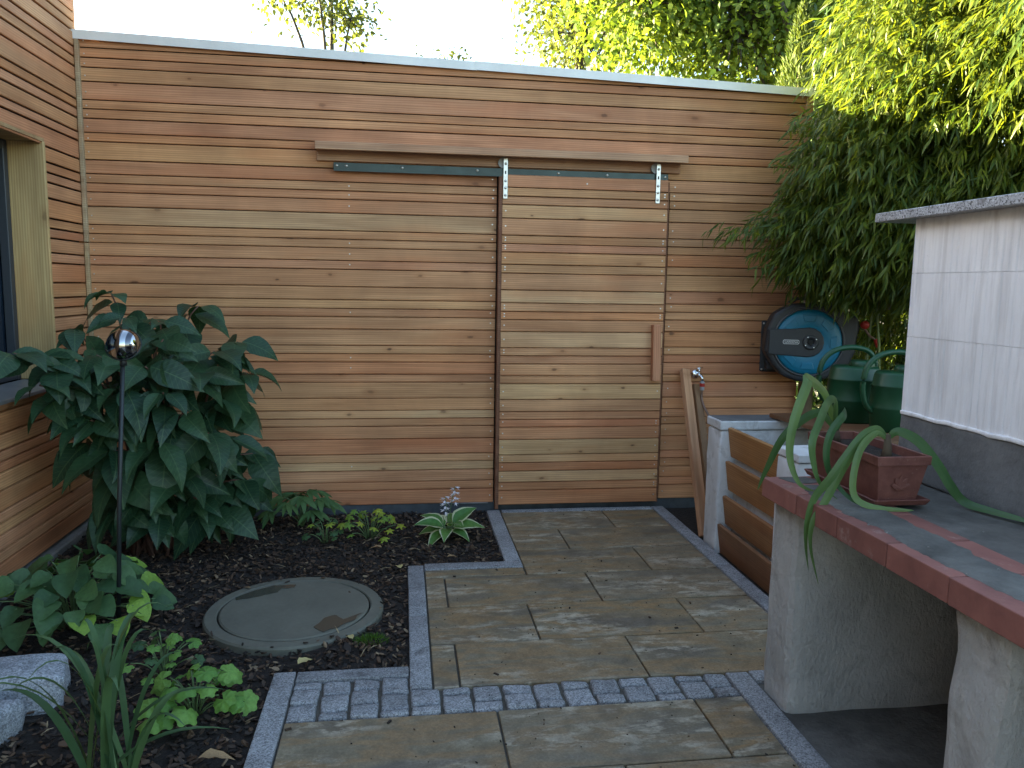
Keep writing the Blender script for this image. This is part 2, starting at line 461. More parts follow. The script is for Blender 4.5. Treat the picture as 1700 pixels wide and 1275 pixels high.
# ---------------------------------------------------------------- geometry helpers
class MB:
    def __init__(s):
        s.v = []; s.f = []; s.mi = []
    def addm(s, vs, fs, mi=0):
        o = len(s.v)
        s.v += [tuple(p) for p in vs]
        s.f += [tuple(i + o for i in f) for f in fs]
        s.mi += [mi] * len(fs)
        return s
    def box(s, c, d, mi=0, rot=None):
        x, y, z = d[0] / 2, d[1] / 2, d[2] / 2
        P = [Vector((a * x, b * y, e * z)) for a in (-1, 1) for b in (-1, 1) for e in (-1, 1)]
        if rot is not None:
            P = [rot @ p for p in P]
        P = [p + Vector(c) for p in P]
        return s.addm(P, [(0, 1, 3, 2), (4, 6, 7, 5), (0, 4, 5, 1), (2, 3, 7, 6), (0, 2, 6, 4), (1, 5, 7, 3)], mi)
    def b2(s, x0, x1, y0, y1, z0, z1, mi=0):
        return s.box(((x0 + x1) / 2, (y0 + y1) / 2, (z0 + z1) / 2), (x1 - x0, y1 - y0, z1 - z0), mi)
    def tube(s, pts, r, seg=8, mi=0, cap=True):
        pts = [Vector(p) for p in pts]
        rs = r if isinstance(r, (list, tuple)) else [r] * len(pts)
        rings = []
        up = Vector((0, 0, 1))
        for i, p in enumerate(pts):
            t = (pts[min(i + 1, len(pts) - 1)] - pts[max(i - 1, 0)]).normalized()
            a = t.cross(up)
            if a.length < .05:
                a = t.cross(Vector((1, 0, 0)))
            a.normalize(); b = t.cross(a).normalized()
            rings.append([p + (a * math.cos(2 * math.pi * k / seg) + b * math.sin(2 * math.pi * k / seg)) * rs[i] for k in range(seg)])
        V = [q for rg in rings for q in rg]; F = []
        for i in range(len(pts) - 1):
            for k in range(seg):
                F.append((i * seg + k, i * seg + (k + 1) % seg, (i + 1) * seg + (k + 1) % seg, (i + 1) * seg + k))
        if cap:
            F.append(tuple(range(seg - 1, -1, -1))); F.append(tuple((len(pts) - 1) * seg + k for k in range(seg)))
        return s.addm(V, F, mi)
    def lathe(s, prof, seg=32, axis='Z', c=(0, 0, 0), mi=0, sx=1., sy=1.):
        V = []; F = []; m = len(prof)
        for k in range(seg):
            a = 2 * math.pi * k / seg
            for r, h in prof:
                p = (r * math.cos(a) * sx, r * math.sin(a) * sy, h)
                if axis == 'Y':
                    p = (p[0], -p[2], p[1])
                elif axis == 'X':
                    p = (p[2], p[0], p[1])
                V.append((p[0] + c[0], p[1] + c[1], p[2] + c[2]))
        for k in range(seg):
            for i in range(m - 1):
                F.append((k * m + i, ((k + 1) % seg) * m + i, ((k + 1) % seg) * m + i + 1, k * m + i + 1))
        return s.addm(V, F, mi)
    def prism(s, poly, d, axis='Z', at=0., mi=0):
        """poly: 2-D outline; extruded from at to at+d along axis (remaining axes in order)"""
        n = len(poly)
        def p3(p, h):
            return {'Z': (p[0], p[1], h), 'Y': (p[0], h, p[1]), 'X': (h, p[0], p[1])}[axis]
        V = [p3(p, at) for p in poly] + [p3(p, at + d) for p in poly]
        F = [tuple(range(n - 1, -1, -1)), tuple(range(n, 2 * n))] + [(i, (i + 1) % n, n + (i + 1) % n, n + i) for i in range(n)]
        return s.addm(V, F, mi)
    def mesh(s, name, mats, smooth=False, bevel=0., seg=1, fixn=True):
        me = bpy.data.meshes.new(name)
        me.from_pydata([tuple(p) for p in s.v], [], s.f)
        mats = mats if isinstance(mats, (list, tuple)) else [mats]
        for m in mats:
            me.materials.append(M[m] if isinstance(m, str) else m)
        if any(s.mi):
            me.polygons.foreach_set('material_index', s.mi)
        if fixn or bevel:
            bm = bmesh.new(); bm.from_mesh(me)
            if fixn:
                bmesh.ops.recalc_face_normals(bm, faces=bm.faces)
            if bevel:
                ed = [e for e in bm.edges if len(e.link_faces) == 2 and e.calc_face_angle(0) > .5]
                bmesh.ops.bevel(bm, geom=ed, offset=bevel, segments=seg, profile=.5, affect='EDGES', clamp_overlap=True)
            bm.to_mesh(me); bm.free()
        if smooth:
            me.polygons.foreach_set('use_smooth', [True] * len(me.polygons))
        me.update()
        return me
    def build(s, name, mats, parent=None, smooth=False, bevel=0., seg=1, loc=None, fixn=True):
        return obj(name, s.mesh(name, mats, smooth, bevel, seg, fixn), parent, loc)

def obj(name, me, parent=None, loc=None, mat=None):
    o = bpy.data.objects.new(name, me)
    col.objects.link(o)
    if parent is not None:
        o.parent = parent
    if mat is not None:
        o.matrix_local = mat
    elif loc is not None:
        o.location = loc
    return o

def tag(o, label=None, cat=None, group=None, kind=None):
    for k, v in (('label', label), ('category', cat), ('group', group), ('kind', kind)):
        if v:
            o[k] = v
    return o

def thing(name, label, cat, loc=(0, 0, 0), group=None, rotz=0.):
    o = bpy.data.objects.new(name, None)
    o.empty_display_size = .1
    col.objects.link(o)
    o.location = loc
    o.rotation_euler = (0, 0, rotz)
    return tag(o, label, cat, group)

def rough_mesh(d, cuts, amp, fr, mats, name, seed=0., bevel=.01):
    bm = bmesh.new()
    bmesh.ops.create_cube(bm, size=1.)
    for v in bm.verts:
        v.co = Vector((v.co.x * d[0], v.co.y * d[1], v.co.z * d[2]))
    if bevel:
        bmesh.ops.bevel(bm, geom=bm.edges[:], offset=bevel, segments=2, profile=.5, affect='EDGES')
    bmesh.ops.subdivide_edges(bm, edges=[e for e in bm.edges if e.calc_length() > .02], cuts=cuts, use_grid_fill=True)
    for v in bm.verts:
        q = v.co * fr + Vector((seed, seed * 1.7, -seed))
        v.co += mnoise.noise_vector(q) * amp
    me = bpy.data.meshes.new(name)
    bm.to_mesh(me); bm.free()
    me.materials.append(M[mats])
    me.polygons.foreach_set('use_smooth', [True] * len(me.polygons))
    return me

def struct(o):
    o['kind'] = 'structure'
    return o

# ---------------------------------------------------------------- ground
g = MB()
g.addm([(-60, -60, -.07), (60, -60, -.07), (60, 60, -.07), (-60, 60, -.07)], [(0, 1, 2, 3)])
struct(g.build('ground', 'ground', fixn=False))

# ---------------------------------------------------------------- timber boards
ZJ = [.040, .133, .185, .256, .310, .360, .455, .534, .582, .632, .707, .806, .855, .929, .979, 1.029, 1.127, 1.201, 1.250, 1.302,
      1.380, 1.481, 1.533, 1.607, 1.657, 1.707, 1.808, 1.887, 1.937, 1.988, 2.064, 2.164, 2.212, 2.288, 2.339, 2.388, 2.486, 2.561, 2.613, 2.665, 2.75]
TONE = {'r': (.545, .262, .135), 'o': (.555, .280, .138), 't': (.55, .302, .155), 'p': (.60, .395, .215), 'k': (.54, .282, .153), 'y': (.555, .312, .158)}
LEFT_T = 'rtkptrktptt' 'orottt' 'kytt' 'ktttp' 'kotkt' 'oktyk' 'tktkk'
DOOR_T = 'roprppork' 'tpt' 'tktpt' 'otpyt' 'ykttp' 'tyktk' 'ktkt' 'tttttt'
RIGHT_T = 'krtkrtttk' 'tkt' 'rrtot' 'ytkyt' 'otyty' 'yytyy' 'kyty' 'yytyyy'

def board_color(t, i, rng):
    c = TONE[t]
    s = rng.uniform(.93, 1.07)
    kn = .6 if t == 'p' else rng.choice((.0, .06, .12, .22))
    return (c[0] * s * rng.uniform(.97, 1.03), c[1] * s, c[2] * s * rng.uniform(.95, 1.06), kn)

def zcop(x):
    return 2.722 - .0245 * x

def board_mesh(x0, x1, z0, z1, clampf=None, th=.022, gap=.0058):
    """rhombic cladding board: runs along local X from x0 to x1; front face at local y=0, body behind it"""
    zt = z1 - gap
    prof = [(.0, z0 + .003), (.0, zt - .003), (.003, zt), (th, zt + .005), (th, z0 + .005), (.003, z0)]
    xs = [x0, x1]
    if clampf:
        cut = [x0 + (x1 - x0) * k / 12 for k in range(13)]
        xs = cut
    V = []; F = []; n = len(prof)
    for x in xs:
        for (y, z) in prof:
            zz = z if not clampf else min(z, clampf(x))
            V.append((x, y, zz))
    for i in range(len(xs) - 1):
        for k in range(n):
            F.append((i * n + k, i * n + (k + 1) % n, (i + 1) * n + (k + 1) % n, (i + 1) * n + k))
    F.append(tuple(range(n - 1, -1, -1))); F.append(tuple((len(xs) - 1) * n + k for k in range(n)))
    return V, F

def add_board(parent, x0, x1, z0, z1, tone, i, rng, clampf=None, loc=(0, 0, 0)):
    xm, zm = (x0 + x1) / 2, (z0 + z1) / 2
    V, F = board_mesh(x0, x1, z0, z1, clampf)
    jy = rng.uniform(-.0012, .0012)
    V = [(x - xm, y, z - zm) for x, y, z in V]
    mb = MB().addm(V, F)
    o = mb.build('board', 'larch', parent, loc=(xm + loc[0], jy + loc[1], zm + loc[2]))
    o.color = board_color(tone, i, rng)
    return o

rng = random.Random(3)
XE = 4.335
wall = thing('timber_wall', 'tall larch slat wall with a pale sheet metal coping', 'wall')
screws = MB()
def screw(mb, x, y, z, r=.0042):
    mb.lathe([(0, .0015), (r, .001), (r, -.004), (0, -.004)], 8, 'Y', (x, y, z))
for i in range(len(ZJ) - 1):
    z0, z1 = ZJ[i], ZJ[i + 1]
    if z0 < 2.06:                                   # split by the doorway
        add_board(wall, .012, 2.342, z0, z1, LEFT_T[i], i, rng)
        if z1 < 2.03:
            add_board(wall, 3.425, XE, z0, z1, RIGHT_T[i], i, rng)
        else:
            add_board(wall, 3.40, XE, z0, z1, RIGHT_T[i], i, rng)
        zc = (z0 + z1) / 2
        for x in (.045, 2.318, 3.455):
            if rng.random() < .8:
                screw(screws, x + rng.uniform(-.006, .006), -.0015, zc + rng.uniform(-.008, .008))
        if rng.random() < .25:
            screw(screws, 1.47, -.0015, zc)
    else:
        cl = zcop if z1 > 2.6 else None
        x1 = XE if z0 < 2.66 else 2.15
        add_board(wall, .012, x1, z0, z1, (LEFT_T[i] if i % 2 else RIGHT_T[i]), i, rng, cl)
        screw(screws, .045, -.0015, (z0 + z1) / 2 - .01)
sc = screws.build('screws', 'screw', wall); sc['kind'] = 'stuff'
b = MB()
b.b2(.0, 2.36, .030, .20, .0, 2.06); b.b2(3.41, XE, .030, .20, .0, 2.06)
b.addm([(0, .030, 2.06), (XE, .030, 2.06), (XE, .2, 2.06), (0, .2, 2.06), (0, .030, zcop(0)), (XE, .030, zcop(XE)), (XE, .2, zcop(XE)), (0, .2, zcop(0))],
       [(0, 1, 2, 3), (4, 5, 6, 7), (0, 1, 5, 4), (2, 3, 7, 6), (0, 3, 7, 4), (1, 2, 6, 5)])
b.b2(2.36, 3.41, .12, .19, .0, 2.06)
b.build('backing', 'black_backing', wall)
MB().b2(.0, XE + .03, .008, .21, -.25, .046).build('plinth', 'plinth', wall)
def coping(x0, x1, dz):
    def e(x): return zcop(x) - .022
    prof = lambda x: [(-.024, e(x)), (-.026, e(x) + .048), (.235, e(x) + .062), (.235, e(x)), (.228, e(x)), (.228, e(x) + .050), (-.020, e(x) + .040), (-.020, e(x))]
    V = []; F = []
    for x in (x0, x1):
        V += [(x, y - (dz if y < .1 else -dz), z + dz) for y, z in prof(x)]
    for k in range(8):
        F.append((k, (k + 1) % 8, 8 + (k + 1) % 8, 8 + k))
    F += [tuple(range(7, -1, -1)), tuple(range(8, 16))]
    MB().addm(V, F).build('coping', 'coping', wall)
coping(-.02, 2.215, .0); coping(2.20, 4.36, .002)
lath = MB().prism([(.003, .0), (.024, .0), (.024, 1.6), (.003, 1.6)], -.026, 'Y', .002).build('corner_lath', 'larch_plain', wall, bevel=.003)
lath.color = (.42, .33, .20, 0)
lath2 = MB().prism([(.003, 1.606), (.025, 1.606), (.025, 2.70), (.003, 2.70)], -.027, 'Y', .002).build('corner_lath', 'larch_plain', wall, bevel=.003)
lath2.color = (.40, .33, .22, 0)
el = MB().b2(4.28, 4.305, -.018, -.001, 1.9, 2.60).build('end_lath', 'larch_plain', wall, bevel=.003)
el.color = (.42, .27, .14, 0)
sr = MB().b2(2.08, 2.31, -.003, .006, .034, .041).build('foil_strip', 'edgecrete', wall)

# ---------------------------------------------------------------- sliding door
door = thing('sliding_door', 'larch slat sliding door hanging from two rollers on the rail', 'door', (2.885, -.05, .03))
DX = 2.885
for i in range(len(ZJ) - 1):
    z0, z1 = ZJ[i], ZJ[i + 1]
    if z1 > 2.07:
        break
    o = add_board(door, 2.372 - DX, 3.394 - DX, z0 - .005, z1 - .005, DOOR_T[i], i, rng, loc=(0, 0, -.03))
dsc = MB()
for i in range(29):
    zc = (ZJ[i] + ZJ[i + 1]) / 2 - .035
    two = (ZJ[i + 1] - ZJ[i]) > .06
    for x in (2.392 - DX, 3.374 - DX):
        for dz in ((-.008, .008) if (not two and rng.random() < .5) else (0,)):
            if rng.random() < .9:
                screw(dsc, x, -.0015, zc + dz, .0045)
screw(dsc, 0, -.0015, 1.985)
d = dsc.build('screws', 'screw', door); d['kind'] = 'stuff'
MB().b2(2.374 - DX, 3.392 - DX, .0235, .045, -.0, 2.0).build('back_panel', 'black_backing', door)
t = MB().b2(2.349 - DX, 2.371 - DX, -.004, .046, -.022, 2.012).build('edge_trim', 'larch_plain', door, bevel=.002); t.color = (.20, .095, .055, 0)
t = MB().b2(3.3955 - DX, 3.405 - DX, .004, .046, -.0, 2.012).build('edge_trim', 'larch_plain', door, bevel=.002); t.color = (.22, .11, .065, 0)
hd = MB().box((0, 0, 0), (.350, .048, .050)).mesh('handle', 'larch', bevel=.004, seg=2)
ho = obj('handle', hd, door, mat=Matrix.Translation((.462, -.0265, .966)) @ Matrix.Rotation(R(90), 4, 'Y') @ Matrix.Rotation(R(-1.2), 4, 'Y'))
ho.color = (.50, .255, .15, .1)
for hx in (2.387, 3.327):
    hg = MB().b2(hx - DX - .0135, hx - DX + .0135, -.0085, -.0022, 1.882, 2.118).build('hanger', 'zinc', door, bevel=.0015)
    rl = MB().lathe([(0, .010), (.012, .010), (.012, .008), (.031, .008), (.031, .003), (.027, .0), (.031, -.003), (.031, -.008), (0, -.008)], 28, 'Y').build('roller', 'nylon', hg, smooth=False, loc=(hx - DX - .012, .014, 2.092))
    for bz in (1.902, 1.945, 1.985, 2.085):
        MB().lathe([(0, .006), (.004, .0055), (.0075, .003), (.008, 0), (0, 0)], 12, 'Y').build('bolt', 'screw', hg, smooth=True, loc=(hx - DX, -.0087, bz))
    MB().b2(-.004, .004, -.0008, .0, -.009, .009).build('slot', 'darkhole', hg, loc=(hx - DX, -.0087, 2.035))

rail = thing('door_rail', 'long dark grey steel rail bolted across the wall above the door', 'rail', (2.39, -.035, 2.068))
MB().b2(-1.005, 1.005, -.006, .006, -.023, .023).build('bar', 'rail', rail, bevel=.002)
MB().b2(-1.003, 1.003, -.010, -.0062, -.026, -.019).build('lower_lip', 'rail', rail)
for k, bx in enumerate((-.985, -.93, -.61, -.17, .32, .62, .985)):
    MB().lathe([(0, .005), (.004, .005), (.008, .002), (.0085, 0), (0, 0)], 12, 'Y').build('bolt', 'screw', rail, smooth=True, loc=(bx, -.0065, .004))
    MB().lathe([(.009, .0), (.009, -.026), (0, -.026)], 10, 'Y').build('spacer', 'rail', rail, loc=(bx, .006, .0))

cov = thing('rail_cover', 'narrow larch weather board fixed above the door rail', 'board', (2.39, 0, 2.13))
MB().addm([(-1.10, -.125, .018), (1.10, -.125, .018), (1.10, -.002, .030), (-1.10, -.002, .030), (-1.10, -.125, .062), (1.10, -.125, .062), (1.10, -.002, .080), (-1.10, -.002, .080)],
          [(0, 1, 2, 3), (4, 5, 6, 7), (0, 1, 5, 4), (2, 3, 7, 6), (0, 3, 7, 4), (1, 2, 6, 5)]).build('top_board', 'larch', cov, bevel=.003).color = (.52, .33, .21, .15)
MB().b2(-1.10, 1.085, -.024, -.0025, -.03, .028).build('back_board', 'larch', cov, bevel=.002).color = (.45, .28, .18, .15)

# ---------------------------------------------------------------- house wall on the left with its window
house = thing('house_wall', 'larch clad house wall with a deep dark window on the left edge', 'wall', (0, 0, 0))
ZL = ZJ[:-1] + [2.747, 2.80, 2.85, 2.925, 3.025, 3.075, 3.125, 3.20, 3.25, 3.35, 3.425, 3.475, 3.525, 3.60, 3.70, 3.75]
HT = 'rtktkttrktotktrtktotrktktotkttrktkotktktttktrktotktktkotkk'
WY0, WY1, WZ0, WZ1 = -.485, -2.65, .885, 2.074
HEND = -6.2
def house_board(ya, yb, z0, z1, tone, i):
    # local X runs along -Y world (towards the camera)
    L = ya - yb
    V, F = board_mesh(-L / 2, L / 2, -(z1 - z0) / 2, (z1 - z0) / 2, None, .022, .010)
    o = MB().addm(V, F).build('board', 'larch', house)
    o.matrix_local = Matrix(((0, -1, 0, rng.uniform(-.001, .001)), (-1, 0, 0, (ya + yb) / 2), (0, 0, 1, (z0 + z1) / 2), (0, 0, 0, 1)))
    # a mirrored basis would flip the normals: use a proper rotation instead
    o.matrix_local = Matrix.Translation((rng.uniform(-.001, .001), (ya + yb) / 2, (z0 + z1) / 2)) @ Matrix.Rotation(R(90), 4, 'Z')
    o.color = board_color(tone, i, rng)
for i in range(len(ZL) - 1):
    z0, z1 = ZL[i], ZL[i + 1]
    if z1 <= WZ0 - .02 or z0 >= WZ1 - .02:
        house_board(-.003, HEND, z0, z1, HT[i % len(HT)], i)
    else:
        zz0 = max(z0, WZ0 - .0) if z0 < WZ0 < z1 else z0
        if z0 < WZ0:
            house_board(-.003, HEND, z0, min(z1, WZ0 - .035), HT[i % len(HT)], i)
            house_board(-.003, WY0 + .018, WZ0 - .03, z1, HT[i % len(HT)], i)
        else:
            house_board(-.003, WY0 + .018, z0, z1, HT[i % len(HT)], i)
            house_board(WY1 - .018, HEND, z0, z1, HT[i % len(HT)], i)
b = MB()
b.b2(-.32, -.030, WY0 + .02, .0, -.1, 3.76); b.b2(-.32, -.030, HEND, WY1 - .02, -.1, 3.76)
b.b2(-.32, -.030, WY1 - .02, WY0 + .02, -.1, WZ0 - .02); b.b2(-.32, -.030, WY1 - .02, WY0 + .02, WZ1 + .02, 3.76)
b.b2(-3.0, -.32, HEND, .0, -.1, 3.76)
b.build('backing', 'membrane', house)
o = MB().b2(-.30, -.002, .0015, .022, -.05, 3.75).build('sun_leak_stop', 'larch_plain', house); o.color = (.50, .29, .16, 0)  # added strip, keeps sun from leaking between the boards at the corner
o = MB().b2(-.30, -.0025, .0225, .21, -.05, 2.70).build('sun_leak_stop', 'larch_plain', house); o.color = (.50, .29, .16, 0)  # added lower piece, blocks sun entering behind the timber wall boards
MB().b2(-.05, .035, HEND, -.0, -.2, .022).build('concrete_edge', 'edgecrete', house, bevel=.008)
MB().b2(-.34, .03, HEND, .02, 3.765, 3.80).build('roof_edge', 'coping', house)
win = MB().b2(-.215, -.205, WY1, WY0, WZ0, WZ1).build('window', 'glass_dark', house)
fr = MB()
fr.b2(-.200, -.158, WY0 - .045, WY0 - .002, WZ0, WZ1); fr.b2(-.200, -.158, WY1 + .002, WY1 + .05, WZ0, WZ1)
fr.b2(-.200, -.158, WY1 + .05, WY0 - .045, WZ1 - .05, WZ1 - .002); fr.b2(-.200, -.158, WY1 + .05, WY0 - .045, WZ0 + .002, WZ0 + .05)
fr.build('frame', 'frame_dark', win, bevel=.003)
def jamb(name, V4, th, c):
    mb = MB(); mb.b2(*V4)
    o = mb.build(name, 'larch', win, bevel=.003); o.color = c
# far jamb: board standing upright, grain vertical -> local X is up
jm = MB().b2(-(WZ1 - WZ0) / 2, (WZ1 - WZ0) / 2, -.012, .012, -.085, .092).mesh('jamb', 'larch', bevel=.003)
for yy in (WY0 + .0105, WY1 - .0105):
    o = obj('jamb', jm, win)
    o.matrix_local = Matrix(((0, 0, 1, -.082), (0, 1, 0, yy), (-1, 0, 0, (WZ0 + WZ1) / 2), (0, 0, 0, 1)))
    o.color = (.50, .37, .18, .22)
o = MB().b2(-.168, .006, WY1 - .02, WY0 + .02, WZ1, WZ1 + .018).build('head_board', 'larch_plain', win); o.color = (.42, .30, .16, 0)
MB().addm([(-.155, WY1 - .01, WZ0 - .002), (.045, WY1 - .01, WZ0 - .022), (.045, WY0 + .008, WZ0 - .022), (-.155, WY0 + .008, WZ0 - .002),
           (-.155, WY1 - .01, WZ0 - .012), (.045, WY1 - .01, WZ0 - .040), (.045, WY0 + .008, WZ0 - .040), (-.155, WY0 + .008, WZ0 - .012)],
          [(0, 1, 2, 3), (7, 6, 5, 4), (0, 4, 5, 1), (2, 6, 7, 3), (1, 5, 6, 2), (0, 3, 7, 4)]).build('sill', 'sill', win, bevel=.002)

# ---------------------------------------------------------------- paving
paving = struct(thing('paving', None, None, (0, 0, 0)))
MB().b2(2.34, 3.40, -1.0, .0, -.12, -.0121).b2(1.84, 3.40, -2.15, -1.0, -.12, -.012).b2(1.36, 3.40, -2.3, -2.06, -.12, -.0122).b2(1.36, 3.0, -6.2, -2.3, -.12, -.0125).build('joint_bed', 'jointsand', paving)
def slab(x0, x1, y0, y1):
    g = .0035
    h = .05
    me = MB().box((0, 0, -h / 2), (x1 - x0 - 2 * g, y1 - y0 - 2 * g, h)).mesh('slab', 'slab', bevel=.004, seg=2)
    o = obj('slab', me, paving, ((x0 + x1) / 2, (y0 + y1) / 2, rng.uniform(-.0015, .0015)))
    o.rotation_euler = (rng.uniform(-.002, .002), rng.uniform(-.002, .002), 0)
XR = 3.36
rows = [(-.105, -.45, 2.38, [3.02]), (-.45, -.80, 2.38, [2.67]), (-.80, -1.15, 2.38, [3.015]), (-1.15, -1.503, 1.885, [1.977, 2.67]),
        (-1.503, -1.857, 1.885, [2.324, 3.01]), (-1.857, -2.195, 1.885, [1.98, 2.67])]
for (ya, yb, xl, js) in rows:
    xs = [xl] + js + [XR]
    for a, c in zip(xs[:-1], xs[1:]):
        slab(a, c, yb, ya)
slab(1.885, 2.378, -1.15, -1.052)
yy = -2.358; k = 0
while yy > -6.0:
    js = ([2.09, 2.77], [1.75, 2.43], [2.09, 2.77])[k % 3]
    xs = [1.402] + js + [2.948]
    for a, c in zip(xs[:-1], xs[1:]):
        slab(a, c, yy - .338, yy)
    yy -= .338; k += 1
def kerb(x0, x1, y0, y1, n):
    for k in range(n):
        if abs(x1 - x0) > abs(y1 - y0):
            a = x0 + (x1 - x0) * k / n; c = x0 + (x1 - x0) * (k + 1) / n
            X, Y = (a, c), (y0, y1)
        else:
            a = y0 + (y1 - y0) * k / n; c = y0 + (y1 - y0) * (k + 1) / n
            X, Y = (x0, x1), (a, c)
        dx, dy = abs(X[1] - X[0]) - .003, abs(Y[1] - Y[0]) - .003
        me = rough_mesh((dx, dy, .14), 3, .0016, 14, 'granite', 'kerbstone', rng.uniform(0, 50), .004)
        obj('kerbstone', me, paving, ((X[0] + X[1]) / 2, (Y[0] + Y[1]) / 2, -.066 + rng.uniform(-.001, .001)))
kerb(2.295, 2.379, -.05, -.965, 1)
kerb(1.884, 2.379, -.966, -1.05, 1)
kerb(1.803, 1.883, -.985, -2.19, 2)
kerb(1.402, 1.802, -2.03, -2.10, 1)
kerb(1.320, 1.400, -2.03, -6.0, 5)
kerb(3.362, 3.442, -.045, -2.19, 2)
kerb(2.950, 3.036, -2.20, -6.0, 4)
kerb(3.04, 3.442, -2.195, -2.27, 1)
kerb(2.39, 3.36, -.045, -.100, 3)
def cobble(x0, x1, y0, y1):
    j = .005
    dx, dy = x1 - x0 - 2 * j, y1 - y0 - 2 * j
    me = rough_mesh((dx, dy, .09), 3, .0045, 22, 'granite', 'cobble', rng.uniform(0, 80), .008)
    o = obj('cobble', me, paving, ((x0 + x1) / 2 + rng.uniform(-.002, .002), (y0 + y1) / 2 + rng.uniform(-.002, .002), -.043 + rng.uniform(-.003, .003)))
    o.rotation_euler = (rng.uniform(-.03, .03), rng.uniform(-.03, .03), rng.uniform(-.05, .05))
def cob_column(x0, x1, ytop, ybot, first):
    y = ytop
    s = first
    while y - ybot > .02:
        e = max(ybot, y - s)
        if e - ybot < .025:
            e = ybot
        cobble(x0, x1, e, y)
        y = e; s = rng.uniform(.095, .108)
xs = [1.402 + k * .1002 for k in range(5)]
for k in range(4):
    cob_column(xs[k], xs[k + 1], -2.102, -2.357, (.055, .1, .075, .11)[k])
k = 0; x = 1.803
while x < 2.94:
    w = rng.uniform(.101, .110)
    x1 = min(x + w, 2.948)
    if 2.948 - x1 < .05:
        x1 = 2.948
    cob_column(x, x1, -2.195, -2.357, (.11, .045, .10, .06)[k % 4] + rng.uniform(-.008, .008))
    x = x1; k += 1

# ---------------------------------------------------------------- planting bed
def in_bed(x, y, m=0.):
    if x < .04 + m or y > -.015 - m or y < -5.5:
        return False
    lim = 2.293 if y > -.963 else (1.800 if y > -2.028 else 1.318)
    return x < lim - m
def bed_z(x, y):
    return -.022 + .018 * mnoise.noise(Vector((x * 2.2, y * 2.2, 3.))) + .008 * mnoise.noise(Vector((x * 9, y * 9, 7.)))
nx, ny = 110, 200
V = []; F = []; idx = {}
for i in range(nx + 1):
    for j in range(ny + 1):
        x = -.0 + 2.32 * i / nx; y = .0 - 5.6 * j / ny
        lim = 2.31 if y > -.98 else (1.81 if y > -2.04 else 1.33)
        x = min(x, lim)
        idx[i, j] = len(V); V.append((x, y, bed_z(x, y)))
for i in range(nx):
    for j in range(ny):
        q = (idx[i, j], idx[i, j + 1], idx[i + 1, j + 1], idx[i + 1, j])
        if abs(V[q[0]][0] - V[q[3]][0]) > 1e-4 or abs(V[q[1]][0] - V[q[2]][0]) > 1e-4:
            F.append(q)
struct(MB().addm(V, F).build('bed_soil', 'soil', smooth=True))
LIDC = (1.322, -1.468)
ch = MB(); crng = random.Random(11); n = 0
while n < 15000:
    x = crng.uniform(.04, 2.29); y = -.02 - 3.6 * crng.random() ** 1.15
    if not in_bed(x, y, .004):
        continue
    if (x - LIDC[0]) ** 2 + (y - LIDC[1]) ** 2 < .375 ** 2 and crng.random() < (.93 if (x - LIDC[0]) ** 2 + (y - LIDC[1]) ** 2 > .345 ** 2 else .9985):
        continue
    L = crng.uniform(.012, .034) * (1.5 if crng.random() < .08 else 1); W = L * crng.uniform(.28, .6); T = crng.uniform(.002, .006)
    rot = Matrix.Rotation(crng.uniform(0, 6.28), 3, 'Z') @ Matrix.Rotation(crng.gauss(0, .35), 3, 'Y') @ Matrix.Rotation(crng.gauss(0, .4), 3, 'X')
    c = Vector((x, y, (bed_z(x, y) if (x - LIDC[0]) ** 2 + (y - LIDC[1]) ** 2 > .375 ** 2 else .008) + crng.uniform(.002, .018 if (x - LIDC[0]) ** 2 + (y - LIDC[1]) ** 2 > .375 ** 2 else .007)))
    P = [(-.5, -.2), (-.15, -.5), (.4, -.35), (.5, .15), (.1, .5), (-.42, .32)]
    vs_ = [c + rot @ Vector((p[0] * L, p[1] * W * crng.uniform(.8, 1.2), T / 2)) for p in P] + [c + rot @ Vector((p[0] * L * .9, p[1] * W * .9, -T / 2)) for p in P]
    ch.addm(vs_, [(0, 1, 2, 3, 4, 5)] + [(k, (k + 1) % 6 + 0, (k + 1) % 6 + 6, k + 6) for k in range(6)])
    n += 1
o = ch.build('bark_mulch', 'chips', fixn=False)
tag(o, 'dark bark mulch covering the planting bed', 'mulch', kind='stuff')
st = MB()
for k in range(150):
    x = crng.uniform(.3, 2.25); y = -.1 - 2.6 * crng.random()
    if not in_bed(x, y, .03):
        continue
    a = crng.uniform(0, 6.28); L = crng.uniform(.025, .085); z = bed_z(x, y) + .016
    d = Vector((math.cos(a), math.sin(a), crng.uniform(-.1, .15))) * L
    p0 = Vector((x, y, z)); w = Vector((-math.sin(a), math.cos(a), 0)) * crng.uniform(.001, .0025)
    st.addm([p0 - w, p0 + w, p0 + d * .5 + w * 1.5 + Vector((0, 0, .004)), p0 + d, p0 + d * .5 - w * 1.5 + Vector((0, 0, .004))], [(0, 1, 2, 4), (4, 2, 3)])
tag(st.build('dry_straw', 'drygrass', fixn=False), 'pale dry straw bits strewn on the bark mulch', 'straw', kind='stuff')
MB().b2(3.443, 5.5, -2.2, .005, -.12, -.028).build('soil_strip', 'soil')['kind'] = 'structure'

gr = MB(); q = random.Random(77)
for k in range(420):
    x, y = q.uniform(1.42, 3.35), q.uniform(-2.9, -.08)
    if (y > -1.0 and x < 2.39) or (y > -2.0 and x < 1.9) or (y < -2.2 and x > 2.94):
        continue
    s_ = q.uniform(.001, .0035) * (2.2 if q.random() < .05 else 1)
    gr.box((x, y, .002), (s_ * q.uniform(1, 3), s_, s_ * .8), rot=Matrix.Rotation(q.uniform(0, 3), 3, 'Z'))
tag(gr.build('paving_grit', 'chips', fixn=False), 'specks of grit and bark scattered over the paving', 'grit', kind='stuff')
